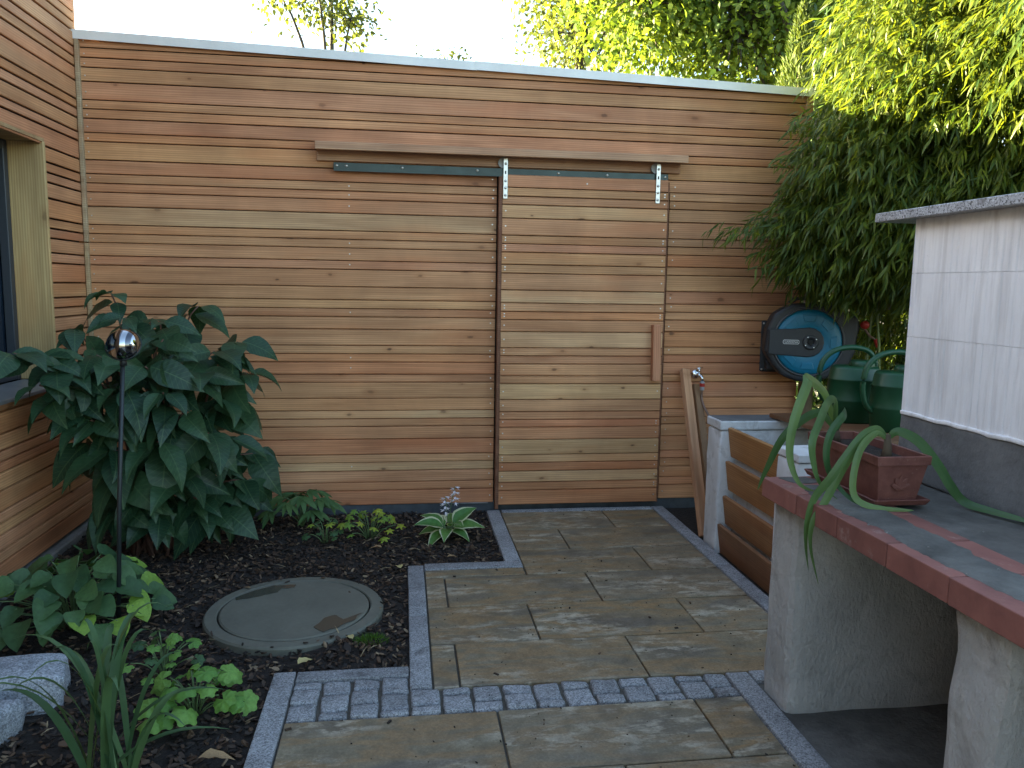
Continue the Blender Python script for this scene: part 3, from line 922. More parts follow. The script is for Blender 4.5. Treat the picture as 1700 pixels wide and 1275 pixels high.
# ---------------------------------------------------------------- cistern lid
lid = thing('cistern_cover', 'round grey concrete cistern cover set flush in the mulch', 'cover', (LIDC[0], LIDC[1], 0))
MB().lathe([(.318, -.10), (.318, .004), (.322, .008), (.366, .006), (.373, -.002), (.376, -.10)], 96).build('ring', 'lid', lid, smooth=False)
MB().lathe([(0, .012), (.20, .012), (.304, .010), (.311, .005), (.312, -.10), (0, -.10)], 96).build('plate', 'lid', lid)
def patch(name, pts, z, mat, parent, sub=6, amp=.01, seed=0):
    P = []
    n = len(pts)
    for i in range(n):
        a = Vector((*pts[i], 0)); c = Vector((*pts[(i + 1) % n], 0))
        for k in range(sub):
            q = a.lerp(c, k / sub)
            q += mnoise.noise_vector(q * 25 + Vector((seed, 0, 0))) * amp + mnoise.noise_vector(q * 90 + Vector((seed, 5, 0))) * amp * .35
            P.append((q.x, q.y))
    m = MB(); m.prism(P, .0012, 'Z', z)
    return m.build(name, mat, parent)
patch('wet_patch', [(-.265, .10), (-.20, .12), (-.10, .175), (-.09, .215), (-.03, .225), (-.035, .255), (-.13, .258), (-.22, .19), (-.275, .13)], .0122, 'wet', lid, 6, .008, 1)
patch('wet_patch', [(.10, -.21), (.14, -.12), (.17, -.10), (.21, -.15), (.285, -.09), (.255, -.155), (.19, -.225), (.14, -.26)], .0122, 'wet', lid, 6, .008, 4)

# ---------------------------------------------------------------- leaves
def leaf(name, mats, wfun, n=8, across=4, fold=.18, droop=.35, wave=.0, tipcurl=0., petiole=0., margin=False, smooth=True):
    """unit leaf along +X (length 1), width along Y, face up +Z"""
    V = []; F = []; MI = []
    for i in range(n + 1):
        t = i / n
        w = wfun(t)
        for j in range(across + 1):
            s = -1 + 2 * j / across
            x = t; y = s * w
            z = -droop * t * t + fold * abs(y) + wave * math.sin(t * 19 + s * 2) * abs(s) * w * 2 - tipcurl * max(0, t - .7) ** 2 * 4
            V.append((x, y, z))
    for i in range(n):
        for j in range(across):
            a = i * (across + 1) + j
            F.append((a, a + across + 1, a + across + 2, a + 1))
            MI.append(1 if margin and j in (0, across - 1) else 0)
    m = MB(); m.v = V; m.f = F; m.mi = MI
    if petiole:
        m.tube([(-petiole, 0, .02), (-petiole * .5, 0, .01), (.02, 0, 0)], .008, 5)
    return m.mesh(name, mats, smooth, fixn=False)

def ovate(wmax, peak=.38, tip=1.5):
    def f(t):
        if t < peak:
            return wmax * (math.sin(t / peak * math.pi / 2)) ** .75 + .004
        return wmax * max(0., math.cos((t - peak) / (1 - peak) * math.pi / 2)) ** (1 / tip if False else .9) * (1 - .15 * ((t - peak) / (1 - peak))) + .002
    return f

def lobed(name, mat, lobes=5, depth=.25, teeth=3, rings=3, cup=.15, start=.35, seg=60, pet=0.):
    """round lobed leaf around the origin, petiole notch at -X"""
    V = [(0, 0, 0)]; F = []
    for r in range(1, rings + 1):
        for k in range(seg + 1):
            a = -math.pi + start + (2 * math.pi - 2 * start) * k / seg
            u = (k / seg) * lobes
            rad = 1 - depth * (abs(math.cos(u * math.pi)) ** 1.4) - .05 * abs(math.sin(u * teeth * math.pi))
            q = r / rings
            rr = rad * q if r == rings else (q * (.6 + .4 * rad))
            z = -cup * q * q + .05 * math.cos(u * 2 * math.pi) * q
            V.append((.5 + .5 * rr * math.cos(a), .5 * rr * math.sin(a), z * .6))
    V[0] = (.5, 0, 0.02)
    for k in range(seg):
        F.append((0, 1 + k, 2 + k))
    for r in range(1, rings):
        for k in range(seg):
            a = 1 + (r - 1) * (seg + 1) + k; c = 1 + r * (seg + 1) + k
            F.append((a, c, c + 1, a + 1))
    m = MB(); m.v = V; m.f = F; m.mi = [0] * len(F)
    return m.mesh(name, mat, True, fixn=False)

def place(pos, d, up=(0, 0, 1), s=1., roll=0., sw=1.):
    x = Vector(d).normalized(); u = Vector(up)
    z = (u - x * u.dot(x))
    if z.length < .02:
        z = Vector((1, 0, 0)) - x * x.x
    z.normalize(); y = z.cross(x)
    m = Matrix((x, y, z)).transposed()
    m = m @ Matrix.Rotation(roll, 3, 'X') @ Matrix.Diagonal((s, s * sw, s))
    m = m.to_4x4(); m.translation = Vector(pos)
    return m

lr = random.Random(21)
# ---- hydrangea
HB = Vector((.52, -.62, 0))
hyd = thing('hydrangea_shrub', 'tall dark green large leaved shrub in the corner of the bed', 'shrub', HB)
HL = [leaf('leaf', 'lf_hyd', ovate(w, p), 8, 4, f, dr, .02, .3) for (w, p, f, dr) in ((.31, .40, .20, .30), (.34, .42, .12, .45), (.28, .36, .38, .2), (.32, .45, .08, .6), (.29, .42, .5, .35))]
TIPS = [(.37, -.7, 1.33), (.75, -.6, 1.27), (.66, -.9, 1.12), (.94, -.6, 1.09), (.22, -.8, 1.16), (.18, -1.05, 1.05), (.14, -1.2, 1.08), (.97, -.55, .92),
        (.86, -.5, .74), (.79, -.8, .95), (.49, -1.0, .90), (.25, -1.0, .87), (.97, -.45, .47), (.82, -.75, .55), (.63, -.95, .64), (.43, -.95, .60),
        (.76, -.75, .30), (.92, -.5, .26), (.54, -.9, .36), (.73, -.9, .76), (.38, -.95, 1.05), (.20, -1.12, .93), (.50, -.55, 1.20), (.60, -.35, 1.0),
        (.30, -.5, .95), (.88, -.68, .80), (.35, -.98, .75), (.60, -.98, 1.0), (.70, -.85, .45), (.95, -.62, .36), (.45, -.9, .48), (.56, -.95, .80), (.84, -.85, .66), (.68, -1.0, .88), (.30, -.85, .62), (.90, -.7, .60), (.62, -.8, 1.2), (.48, -.85, 1.22), (.85, -.72, 1.05), (.60, -.85, .25), (.84, -.66, .22), (.40, -.85, .32), (.28, -1.02, .98)]
stems = []
def bez(a, c, e, n):
    return [a * (1 - t) ** 2 + c * 2 * t * (1 - t) + e * t * t for t in [k / n for k in range(n + 1)]]
def hyd_leaf(P, d, s):
    if P.x + d.x * s < .05:
        d = Vector((abs(d.x) * .3 + .1, d.y, d.z))
    if P.y > -.2 and d.y > 0:
        d = Vector((d.x, -d.y, d.z))
    d = d.normalized()
    obj('leaf', lr.choice(HL), hyd, mat=place(P - HB, d, (lr.uniform(-.25, .25), -.55 + lr.uniform(-.3, .3), 1), s, lr.uniform(-.6, .6), lr.uniform(.8, 1.15)))
for ti, tp in enumerate(TIPS):
    T = Vector(tp)
    b0 = HB + Vector((lr.uniform(-.12, .12), lr.uniform(-.1, .1), 0))
    ctrl = Vector((b0.x * .55 + T.x * .45, b0.y * .6 + T.y * .4, max(T.z * .85 + .1, .25)))
    pts = bez(b0, ctrl, T, 8)
    MB().tube([p - HB for p in pts], [.009 - .0007 * k for k in range(9)], 6).build('stem', 'stem_red', hyd, smooth=True)
    ax = (pts[-1] - pts[-2]).normalized()
    out = Vector((T.x - HB.x, T.y - HB.y, 0))
    out = (out + Vector((0, -.35, 0)))
    base_a = lr.uniform(0, 6.28)
    for pi, k in enumerate((8, 7, 6, 5)):
        P = pts[k]
        nl = 3 if pi == 0 else 2
        for q in range(nl):
            a = base_a + pi * math.pi / 2 + q * 2 * math.pi / nl
            rad = Vector((math.cos(a), math.sin(a), 0))
            droop = (-.12 if pi == 0 and T.z > .9 else -.45) + lr.uniform(-.25, .2) - (.25 if T.z < .7 else 0)
            d = rad * .95 + out.normalized() * .5 + Vector((0, -.15, droop * lr.uniform(.4, 1.4)))
            s = lr.uniform(.10, .205) * (.8 if pi == 0 and T.z > 1.1 else 1.1)
            if T.z < .75:
                s *= 1.12
            hyd_leaf(P + rad * .02, d, s)

# ---- low plants in the bed
def clump(name, label, cat, c, meshes, n, h, spread, size, stemmat='stem_green', seed=1, droop=-.15, lime=None, nl=0, up=.75, sx=1.):
    r = random.Random(seed)
    T = thing(name, label, cat, c)
    for k in range(n):
        a = 2.4 * k + r.uniform(-.4, .4); q = math.sqrt((k + .5) / n)
        p = Vector((math.cos(a) * spread * q * sx, math.sin(a) * spread * q, h * (1.05 - .75 * q * q) * r.uniform(.8, 1.15)))
        rootp = Vector((p.x * .15, p.y * .15, -.02))
        MB().tube(bez(rootp, Vector((p.x * .4, p.y * .4, p.z * .9)), p, 4), .0022, 5).build('stalk', stemmat, T, smooth=True)
        d = Vector((math.cos(a), math.sin(a), droop + r.uniform(-.2, .2))) + Vector((r.uniform(-.4, .4), r.uniform(-.4, .4) - .2, 0))
        me = r.choice(meshes)
        if lime and k in lime:
            me = lime[k]
        obj('leaf', me, T, mat=place(p - d.normalized() * size * .15, d, (r.uniform(-.3, .3), -.35, up), size * r.uniform(.75, 1.2), r.uniform(-.3, .3)))
    return T
M['stem_green'] = plain('green_stalk', (.10, .16, .06), .6)
def heartw(t):
    return .42 * (math.sin(min(1, t / .30) * math.pi / 2) ** .5 if t < .3 else max(0, math.cos((t - .3) / .7 * math.pi / 2)) ** .72) + .005
HE = [leaf('leaf', 'lf_heart', heartw, 8, 4, .15, .25, .03), leaf('leaf', 'lf_heart', heartw, 8, 4, .28, .4, .03)]
HEl = leaf('leaf', 'lf_lime', heartw, 8, 4, .12, .3, .05)
clump('heart_leaved_plant', 'low bushy plant of heart shaped leaves, some bright lime, by the house wall', 'plant', (.44, -1.50, 0), HE, 84, .25, .32, .105, seed=4,
      lime={30: HEl, 45: HEl, 55: HEl, 77: HEl, 80: HEl, 68: HEl, 52: HEl, 60: HEl, 64: HEl, 66: HEl, 71: HEl, 58: HEl, 40: HEl, 73: HEl}, sx=1.05)
LB = [lobed('leaf', 'lf_heu', 6, .18, 3), lobed('leaf', 'lf_heu', 5, .22, 3, cup=.3)]
clump('coral_bells_plant', 'lime green plant with round crinkled lobed leaves beside the kerb', 'plant', (1.10, -2.24, 0), LB, 22, .12, .135, .085, seed=8)
LBd = [lobed('leaf', 'lf_heart', 6, .2, 3)]
clump('cranesbill_plant', 'small dull green lobed leaf plant behind the sword leaved clump', 'plant', (.93, -1.98, 0), LBd + [LB[0]], 16, .13, .12, .06, seed=18)
CB = [lobed('leaf', 'lf_cel', 5, .55, 2), lobed('leaf', 'lf_cel', 5, .5, 3, cup=.3)]
clump('yellow_leaved_plant', 'small yellow green plant with cut leaves in front of the timber wall', 'plant', (1.60, -.50, 0), CB, 24, .15, .15, .065, seed=12)
clump('celandine_plant', 'pale green cut leaved seedling left of the yellow green plant', 'plant', (1.36, -.55, 0), CB[:1] + LBd, 11, .12, .09, .055, seed=15)
hw = lambda t: .14 * math.sin(math.pi * min(1, t * .93 + .05)) ** .8 + .003
PL = leaf('leaf', 'lf_hell', hw, 7, 2, .3, .45)
hel = thing('hellebore_plant', 'green plant with fingered leaves at the foot of the timber wall', 'plant', (1.20, -.24, 0))
for k in range(13):
    a = 2.4 * k; q = math.sqrt((k + .5) / 13)
    p = Vector((math.cos(a) * .19 * q, math.sin(a) * .13 * q, .19 - .09 * q * q + lr.uniform(-.02, .02)))
    MB().tube(bez(Vector((0, 0, -.02)), Vector((p.x * .3, p.y * .3, p.z)), p, 4), .003, 5).build('stalk', 'stem_green', hel, smooth=True)
    for f in range(6):
        aa = a + (f - 2.5) * .5
        d = Vector((math.cos(aa), math.sin(aa) - .25, -.12 + lr.uniform(-.1, .25)))
        obj('leaf', PL, hel, mat=place(p, d, (0, -.3, 1), lr.uniform(.085, .125), lr.uniform(-.3, .3)))
# hosta
HS = leaf('leaf', ['lf_hosta', 'lf_cream'], ovate(.33, .4), 9, 8, .12, .55, .02, .2, margin=True)
HS2 = leaf('leaf', ['lf_hosta', 'lf_cream'], ovate(.30, .4), 9, 8, .3, .35, .02, .2, margin=True)
ho_ = thing('hosta_plant', 'green hosta with cream leaf margins and pale lilac flowers near the kerb', 'plant', (2.03, -.52, 0))
for k in range(15):
    a = 2.4 * k + .3; q = (k + 1) / 15
    d = Vector((math.cos(a), math.sin(a), 1.0 - 1.25 * q))
    p = Vector((math.cos(a) * .03, math.sin(a) * .03, .03 + .04 * (1 - q)))
    MB().tube([(0, 0, -.02), p * .7, p + d.normalized() * .02], .003, 5).build('stalk', 'stem_green', ho_, smooth=True)
    obj('leaf', HS if k % 2 else HS2, ho_, mat=place(p, d, (0, -.3, 1), lr.uniform(.115, .16), lr.uniform(-.2, .2)))
for sx in (-.015, .04):
    top = Vector((sx, .02, .235 + sx))
    MB().tube(bez(Vector((0, 0, .02)), Vector((sx * .2, .01, .15)), top, 6), .002, 5).build('flower_stalk', 'stem_green', ho_, smooth=True)
    for k in range(9):
        z = top - Vector((0, 0, .011 * k)); a = 2.2 * k
        d = Vector((math.cos(a), math.sin(a) - .3, -.25))
        fl = MB()
        for pz in range(5):
            aa = pz * 1.257
            fl.addm([(0, 0, 0), (.016, .004 * math.cos(aa) - .002, .004 * math.sin(aa)), (.030, .014 * math.cos(aa), .014 * math.sin(aa)), (.016, .006 * math.cos(aa + .9), .006 * math.sin(aa + .9))], [(0, 1, 2, 3)])
        obj('flower', fl.mesh('flower', 'petal', True, fixn=False), ho_, mat=place(z, d, (0, 0, 1), 1.))
# sword leaved clump
ir = thing('sword_leaved_clump', 'clump of long arching grassy leaves at the bottom left of the bed', 'plant', (.98, -2.63, 0))
irt = [(.66, -2.45, .36), (.88, -2.55, .43), (.94, -2.5, .30), (1.09, -2.45, .44), (1.07, -2.5, .38), (.80, -2.55, .36), (1.18, -2.5, .20), (.99, -2.55, .36), (.72, -2.6, .28),
       (1.25, -2.45, .17), (.62, -2.5, .22), (.70, -2.75, .34), (.85, -2.8, .40), (1.05, -2.75, .34), (1.2, -2.7, .2), (.9, -2.35, .34), (1.12, -2.38, .26), (.57, -2.62, .28), (1.0, -2.4, .40), (1.28, -2.55, .10), (.78, -2.42, .30), (.95, -2.68, .42)]
for k, tpt in enumerate(irt):
    Tt = Vector(tpt) - Vector((.98, -2.63, 0))
    b0 = Vector((lr.uniform(-.07, .07), lr.uniform(-.06, .06), -.02))
    cc = Vector((b0.x * .6 + Tt.x * .4, b0.y * .6 + Tt.y * .4, Tt.z * 1.15 + .08))
    pts = bez(b0, cc, Tt, 10)
    V = []; F = []
    side = Vector((-(Tt - b0).y, (Tt - b0).x, 0))
    side = side.normalized() if side.length > .02 else Vector((1, 0, 0))
    side = (side + Vector((lr.uniform(-.5, .5), 0, 0))).normalized()
    W = lr.uniform(.008, .014)
    for i, p in enumerate(pts):
        w = W * min(1, .6 + i * .15) * (1 - (i / 10) ** 3) + .0005
        V += [p - side * w + Vector((0, 0, .3 * w)), p, p + side * w + Vector((0, 0, .3 * w))]
    for i in range(10):
        F += [(3 * i, 3 * i + 3, 3 * i + 4, 3 * i + 1), (3 * i + 1, 3 * i + 4, 3 * i + 5, 3 * i + 2)]
    MB().addm(V, F).build('leaf', 'lf_iris', ir, smooth=True, fixn=False)
# moss tuft
ms = MB(); mr = random.Random(5)
for k in range(420):
    a = mr.uniform(0, 6.28); q = math.sqrt(mr.random())
    p = Vector((math.cos(a) * .062 * q, math.sin(a) * .045 * q, -.01 + .022 * (1 - q * q)))
    d = Vector((math.cos(a) * q, math.sin(a) * q, .9)) * mr.uniform(.012, .022); w = Vector((mr.uniform(-1, 1), mr.uniform(-1, 1), 0)) * .0025
    ms.addm([p - w, p + w, p + d], [(0, 1, 2)])
tag(ms.build('moss_tuft', 'moss', loc=(1.655, -1.80, .0), fixn=False), 'small bright green moss tuft in the mulch by the cistern cover', 'moss')
# fallen leaves
FL = leaf('fallen_leaf', 'dryleaf', ovate(.22), 6, 2, .5, .3, .06)
FLy = leaf('fallen_leaf', 'yellowleaf', ovate(.3), 6, 2, .4, .25, .06)
for (x, y, z, a, s, me, lab) in ((1.585, -1.80, .0, 2.2, .05, FLy, 'pale yellow fallen leaf touching the moss tuft'), (2.005, -.90, .0, .3, .06, FL, 'brown curled leaf on the mulch in front of the hosta'),
                                 (1.77, -1.05, .004, 1.9, .06, FLy, 'straw coloured fallen leaf on the kerb corner'), (1.40, -2.0, .005, .8, .07, FLy, 'withered yellow leaf against the kerb edge below the cistern cover'),
                                 (1.19, -2.56, .01, .1, .10, FL, 'long brown dead leaf at the lower edge of the bed'), (1.67, -.72, .0, 2.9, .07, FL, 'brown fallen leaf under the yellow green plant')):
    o = obj('fallen_leaf', me, None, mat=place((x, y, z + .012), (math.cos(a), math.sin(a), .1), (0, 0, 1), s))
    tag(o, lab, 'leaf')
# granite blocks by the house
for (c, d, rz, lab) in (((.50, -2.10, .03), (.28, .20, .16), .25, 'rough pale granite block behind the sword leaved clump'), ((.42, -2.36, .02), (.30, .24, .16), -.2, 'larger pale granite block at the left edge of the picture')):
    o = obj('granite_block', rough_mesh(d, 5, .02, 7, 'granite_rough', 'granite_block', c[1] * 9, .02), None, c)
    o.rotation_euler = (0, .05, rz); tag(o, lab, 'stone', 'granite blocks in the bed')
# mirror orb on a rod
orb = thing('garden_orb', 'dark mirrored garden ball on a thin iron rod in the bed', 'garden ornament', (.631, -1.564, 0))
MB().tube([(0, 0, -.1), (.03, -.002, .5), (.070, -.005, 1.09)], .0085, 10).build('rod', 'rod', orb, smooth=True)
prof = [(.062 * math.sin(math.pi * k / 24), -.062 * math.cos(math.pi * k / 24)) for k in range(25)]
MB().lathe(prof, 48).build('ball', 'orb', orb, smooth=True, loc=(.075, -.006, 1.146))
MB().lathe([(.0, .03), (.012, .03), (.014, 0), (0, 0)], 16).build('socket', 'rod', orb, smooth=True, loc=(.071, -.005, 1.066))
MB().tube([(.0655 * math.cos(a), .0655 * math.sin(a) * .55, .0655 * math.sin(a) * .84) for a in [k * 2 * math.pi / 40 for k in range(41)]], .0022, 6).build('band', 'rod', orb, smooth=True, loc=(.075, -.006, 1.146))
# ---------------------------------------------------------------- white bin with timber boards
bn = thing('compost_bin', 'white masonry bin with four slanted brown boards on the path side', 'bin', (3.9, -1.25, 0))
B0 = Vector((3.9, -1.25, 0))
def rb(name, x0, x1, y0, y1, z0, z1, mat, parent, org, cuts=8, amp=.006, fr=9, bev=.012):
    c = Vector(((x0 + x1) / 2, (y0 + y1) / 2, (z0 + z1) / 2))
    return obj(name, rough_mesh((x1 - x0, y1 - y0, z1 - z0), cuts, amp, fr, mat, name, c.x * 3 + c.y, bev), parent, c - org)
rb('back_wall', 3.462, 4.45, -.862, -.682, -.06, .648, 'whitewash', bn, B0)
rb('front_wall', 3.482, 4.45, -1.66, -1.46, -.06, .652, 'whitewash', bn, B0)
rb('side_wall', 4.38, 4.5, -1.455, -.87, -.06, .60, 'whitewash', bn, B0)
rb('cap', 3.458, 4.46, -.868, -.676, .652, .699, 'whitewash', bn, B0, 6, .003, 9, .005)
rb('cap', 3.478, 4.46, -1.668, -1.452, .656, .690, 'whitewash', bn, B0, 6, .003, 9, .003)
MB().b2(3.47, 4.44, -.858, -.686, .699, .703).build('slate_top', 'plinthgrey', bn, loc=-B0)
MB().b2(3.548, 3.56, -1.455, -.868, -.05, .60).build('inner_panel', 'whitewash', bn, loc=-B0)
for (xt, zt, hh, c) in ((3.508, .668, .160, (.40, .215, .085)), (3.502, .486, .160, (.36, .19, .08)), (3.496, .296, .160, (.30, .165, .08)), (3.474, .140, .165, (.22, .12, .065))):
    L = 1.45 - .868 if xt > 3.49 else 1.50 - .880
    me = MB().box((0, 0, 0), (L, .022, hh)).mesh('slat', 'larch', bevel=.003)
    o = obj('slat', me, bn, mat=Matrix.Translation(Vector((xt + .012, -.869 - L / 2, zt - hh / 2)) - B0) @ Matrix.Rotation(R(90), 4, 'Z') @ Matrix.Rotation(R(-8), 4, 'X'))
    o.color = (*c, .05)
lidb = MB().b2(-.34, .34, -.40, .40, -.011, .011).mesh('lid_board', 'larch', bevel=.003)
o = obj('bin_lid', lidb, None, mat=Matrix.Translation((4.13, -1.17, .719)) @ Matrix.Rotation(R(4), 4, 'Z'))
o.color = (.17, .095, .05, .1); tag(o, 'brown timber lid lying across the white bin under the watering cans', 'board')

# leaning battens
def batten(p0, p1, w, t, c, lab, roll=0.):
    a, e = Vector(p0), Vector(p1)
    L = (e - a).length
    me = MB().box((L / 2, 0, 0), (L, w, t)).mesh('batten', 'larch', bevel=.003)
    o = obj('timber_batten', me, None, mat=place(a, e - a, (0, -1, .4), 1., roll))
    o.color = c; tag(o, lab, 'batten', 'battens leaning by the bin')
batten((3.500, -.615, -.02), (3.556, -.032, .885), .058, .036, (.50, .29, .17, .08), 'pale larch batten leaning on the wall beside the bin', .25)
batten((3.635, -.42, -.02), (3.640, -.028, .79), .05, .03, (.30, .19, .11, .1), 'darker short batten leaning behind the white bin corner', .2)

# tap
tap = thing('water_tap', 'chrome garden tap with red ringed hose connector on the wall', 'tap', (3.640, 0, .855))
MB().lathe([(0, .0), (.030, .0), (.032, .004), (.026, .014), (.012, .020), (0, .020)], 28, 'Y').build('rosette', 'chrome', tap, smooth=True)
MB().tube([(0, -.015, 0), (0, -.06, 0), (.004, -.075, 0)], .012, 14).build('body', 'chrome', tap, smooth=True)
MB().tube([(.004, -.065, .004), (.012, -.08, -.012), (.016, -.085, -.038)], [.010, .011, .011], 12).build('outlet', 'chrome', tap, smooth=True)
MB().tube([(.004, -.055, .010), (.004, -.055, .040)], .006, 10).tube([(-.012, -.060, .040), (.026, -.050, .047)], [.006, .004], 10).build('handle', 'chrome', tap, smooth=True)
cn = MB().lathe([(.0, .0), (.013, .0), (.0145, -.004), (.0145, -.050), (.012, -.056), (0, -.056)], 18).build('connector', 'greyfit', tap, smooth=False, loc=(.016, -.085, -.038))
MB().lathe([(.0145, -.012), (.0162, -.013), (.0162, -.032), (.0145, -.033)], 18).build('ring', 'redplastic', cn)
hp = [Vector((3.656, -.085, .765)), Vector((3.657, -.088, .70)), Vector((3.672, -.14, .63)), Vector((3.715, -.28, .52)), Vector((3.80, -.45, .36)), Vector((3.95, -.52, .18)), Vector((4.2, -.45, .02))]
def smooth_path(P, n=6):
    out = []
    for i in range(len(P) - 1):
        p0, p1, p2, p3 = P[max(i - 1, 0)], P[i], P[i + 1], P[min(i + 2, len(P) - 1)]
        for k in range(n):
            t = k / n
            out.append(.5 * ((2 * p1) + (p2 - p0) * t + (2 * p0 - 5 * p1 + 4 * p2 - p3) * t * t + (3 * p1 - p0 - 3 * p2 + p3) * t ** 3))
    return out + [P[-1]]
o = MB().tube(smooth_path(hp), .0075, 10).build('garden_hose', 'hose', smooth=True)
tag(o, 'thin brown hose hanging from the tap down behind the bin', 'hose')

# ---------------------------------------------------------------- pole, hose reel
o = MB().tube([(4.375, -.05, -.2), (4.372, -.05, 1.2), (4.368, -.05, 2.5)], [.048, .046, .043], 18).build('round_pole', 'pole', smooth=True)
tag(o, 'round weathered timber pole standing at the end of the slat wall', 'pole')
RC = Vector((4.232, -.30, 1.085))
reel = thing('hose_reel', 'wall mounted black hose reel with a turquoise round face', 'hose reel', RC, None, R(-17))
# wall bracket
br = MB().b2(-.245, -.100, .235, .298, -.215, .115).build('bracket', 'blackplastic', reel, bevel=.012, seg=2)
for z0 in (.05, -.19):
    MB().b2(-.215, -.13, .13, .236, z0, z0 + .05).build('bracket_arm', 'blackplastic', br, bevel=.006)
for (bx, bz) in ((-.228, .098), (-.228, -.198), (-.118, -.155)):
    MB().lathe([(0, .004), (.006, .003), (.007, 0), (0, 0)], 10, 'Y').build('bolt', 'screw', br, smooth=True, loc=(bx, .234, bz))
# housing: rounded drum seen from its flat side
def outline(k):
    return k
P = []
for a in range(-75, 216, 8):
    rr = .225
    P.append((rr * math.cos(R(a)) * 1.02, rr * math.sin(R(a))))
hs = [(-.245, .075), (-.21, .165), (-.15, .205), (-.09, .232), (.02, .238), (.11, .232), (.19, .205), (.28, .17), (.30, .10), (.285, .03), (.28, -.06), (.24, -.15), (.15, -.215), (.05, -.245), (-.05, -.245), (-.14, -.215), (-.20, -.15), (-.255, -.06)]
MB().prism(hs, .145, 'Y', -.004).build('housing', 'blackplastic', reel, bevel=.022, seg=3)
MB().prism([(-.12, .236), (-.09, .268), (.0, .277), (.10, .268), (.13, .236), (.095, .236), (.075, .252), (.0, .257), (-.065, .252), (-.085, .236)], .05, 'Y', .055).build('carry_handle', 'blackplastic', reel, bevel=.005)
MB().lathe([(.214, -.02), (.214, .008), (.209, .014), (.203, .014), (.201, .006)], 64, 'Y').build('rim', 'greyplastic', reel, smooth=True)
fp = [(.0, .010), (.085, .010), (.10, .014), (.115, .016), (.16, .017), (.188, .013), (.199, .004), (.200, -.02), (0, -.02)]
fc = MB().lathe(fp, 72, 'Y').build('face', 'blueplastic', reel, smooth=True, loc=(0, .0, 0))
for k in range(8):
    a = k * math.pi / 4 + .0
    if abs(math.degrees(a) - 180) < 30:
        continue
    w0, w1, r0, r1 = .030, .042, .125, .165
    m = MB()
    pts = [(-w0, r0), (w0, r0), (w1, r1), (-w1, r1)]
    ca, sa = math.cos(a - math.pi / 2), math.sin(a - math.pi / 2)
    rot = [(x * ca - y * sa, x * sa + y * ca) for x, y in pts]
    m.prism(rot, -.006, 'Y', -.0155).build('rib', 'blueplastic', fc, bevel=.003, seg=2)
arm = [(-.235, -.078), (-.10, -.086), (.0, -.090), (.035, -.083), (.064, -.064), (.084, -.034), (.090, .0), (.084, .034), (.064, .064), (.035, .083), (.0, .090), (-.10, .080), (-.235, .076)]
ar = MB().prism(arm, -.020, 'Y', -.008).build('arm', 'blackplastic', reel, bevel=.006, seg=2)
MB().lathe([(.046, .0), (.046, .006), (.040, .010), (.030, .008), (.018, .004), (.016, -.004), (0, -.004)], 32, 'Y').build('hub', 'blackplastic', ar, smooth=True, loc=(.01, -.0285, 0))
MB().lathe([(0, .005), (.015, .005), (.015, 0)], 20, 'Y').build('hub_hole', 'darkhole', ar, loc=(.01, -.0285, 0))
for k in range(4):
    a = k * math.pi / 2 + .55
    MB().lathe([(0, .002), (.004, .001), (.004, 0), (0, 0)], 8, 'Y').build('screw', 'screw', ar, loc=(.01 + .036 * math.cos(a), -.0385, .036 * math.sin(a)))
pl = [(-.145, -.013), (-.062, -.013), (-.056, -.007), (-.056, .007), (-.062, .013), (-.145, .013), (-.151, .007), (-.151, -.007)]
pt = MB().prism(pl, -.0025, 'Y', -.0284).build('name_plate', 'whiteplastic', ar)
MB().prism([(x * .95 - .005, z * .78) for x, z in pl], -.0008, 'Y', -.0310).build('plate_field', 'greyplastic', pt)
tcu = bpy.data.curves.new('plate_lettering', 'FONT'); tcu.body = 'GARDENA'; tcu.size = .0168; tcu.align_x = 'CENTER'; tcu.align_y = 'CENTER'; tcu.extrude = .0003
to = bpy.data.objects.new('tmp', tcu); col.objects.link(to)
bpy.context.view_layer.update()
tme = bpy.data.meshes.new_from_object(to.evaluated_get(bpy.context.evaluated_depsgraph_get()))
bpy.data.objects.remove(to)
tme.materials.clear(); tme.materials.append(M['whiteplastic'])
obj('lettering', tme, pt, mat=Matrix.Translation((-.103, -.0323, 0)) @ Matrix.Rotation(R(90), 4, 'X'))
MB().b2(.245, .30, .03, .11, .06, .14).build('hose_guide', 'blackplastic', reel, bevel=.01)
MB().lathe([(.026 * math.sin(math.pi * k / 12), -.026 * math.cos(math.pi * k / 12)) for k in range(13)], 18).build('stop_ball', 'redplastic', reel, smooth=True, loc=(.322, .0, .112))
MB().tube(smooth_path([Vector((.322, 0, .09)), Vector((.35, -.01, .05)), Vector((.385, -.01, .025)), Vector((.40, -.01, .0))]), .007, 8).build('hose_end', 'hose', reel, smooth=True)
MB().tube([(.385, -.01, .028), (.395, -.01, .005), (.402, -.01, -.02)], [.011, .014, .012], 12).build('nozzle', 'redplastic', reel, smooth=True)

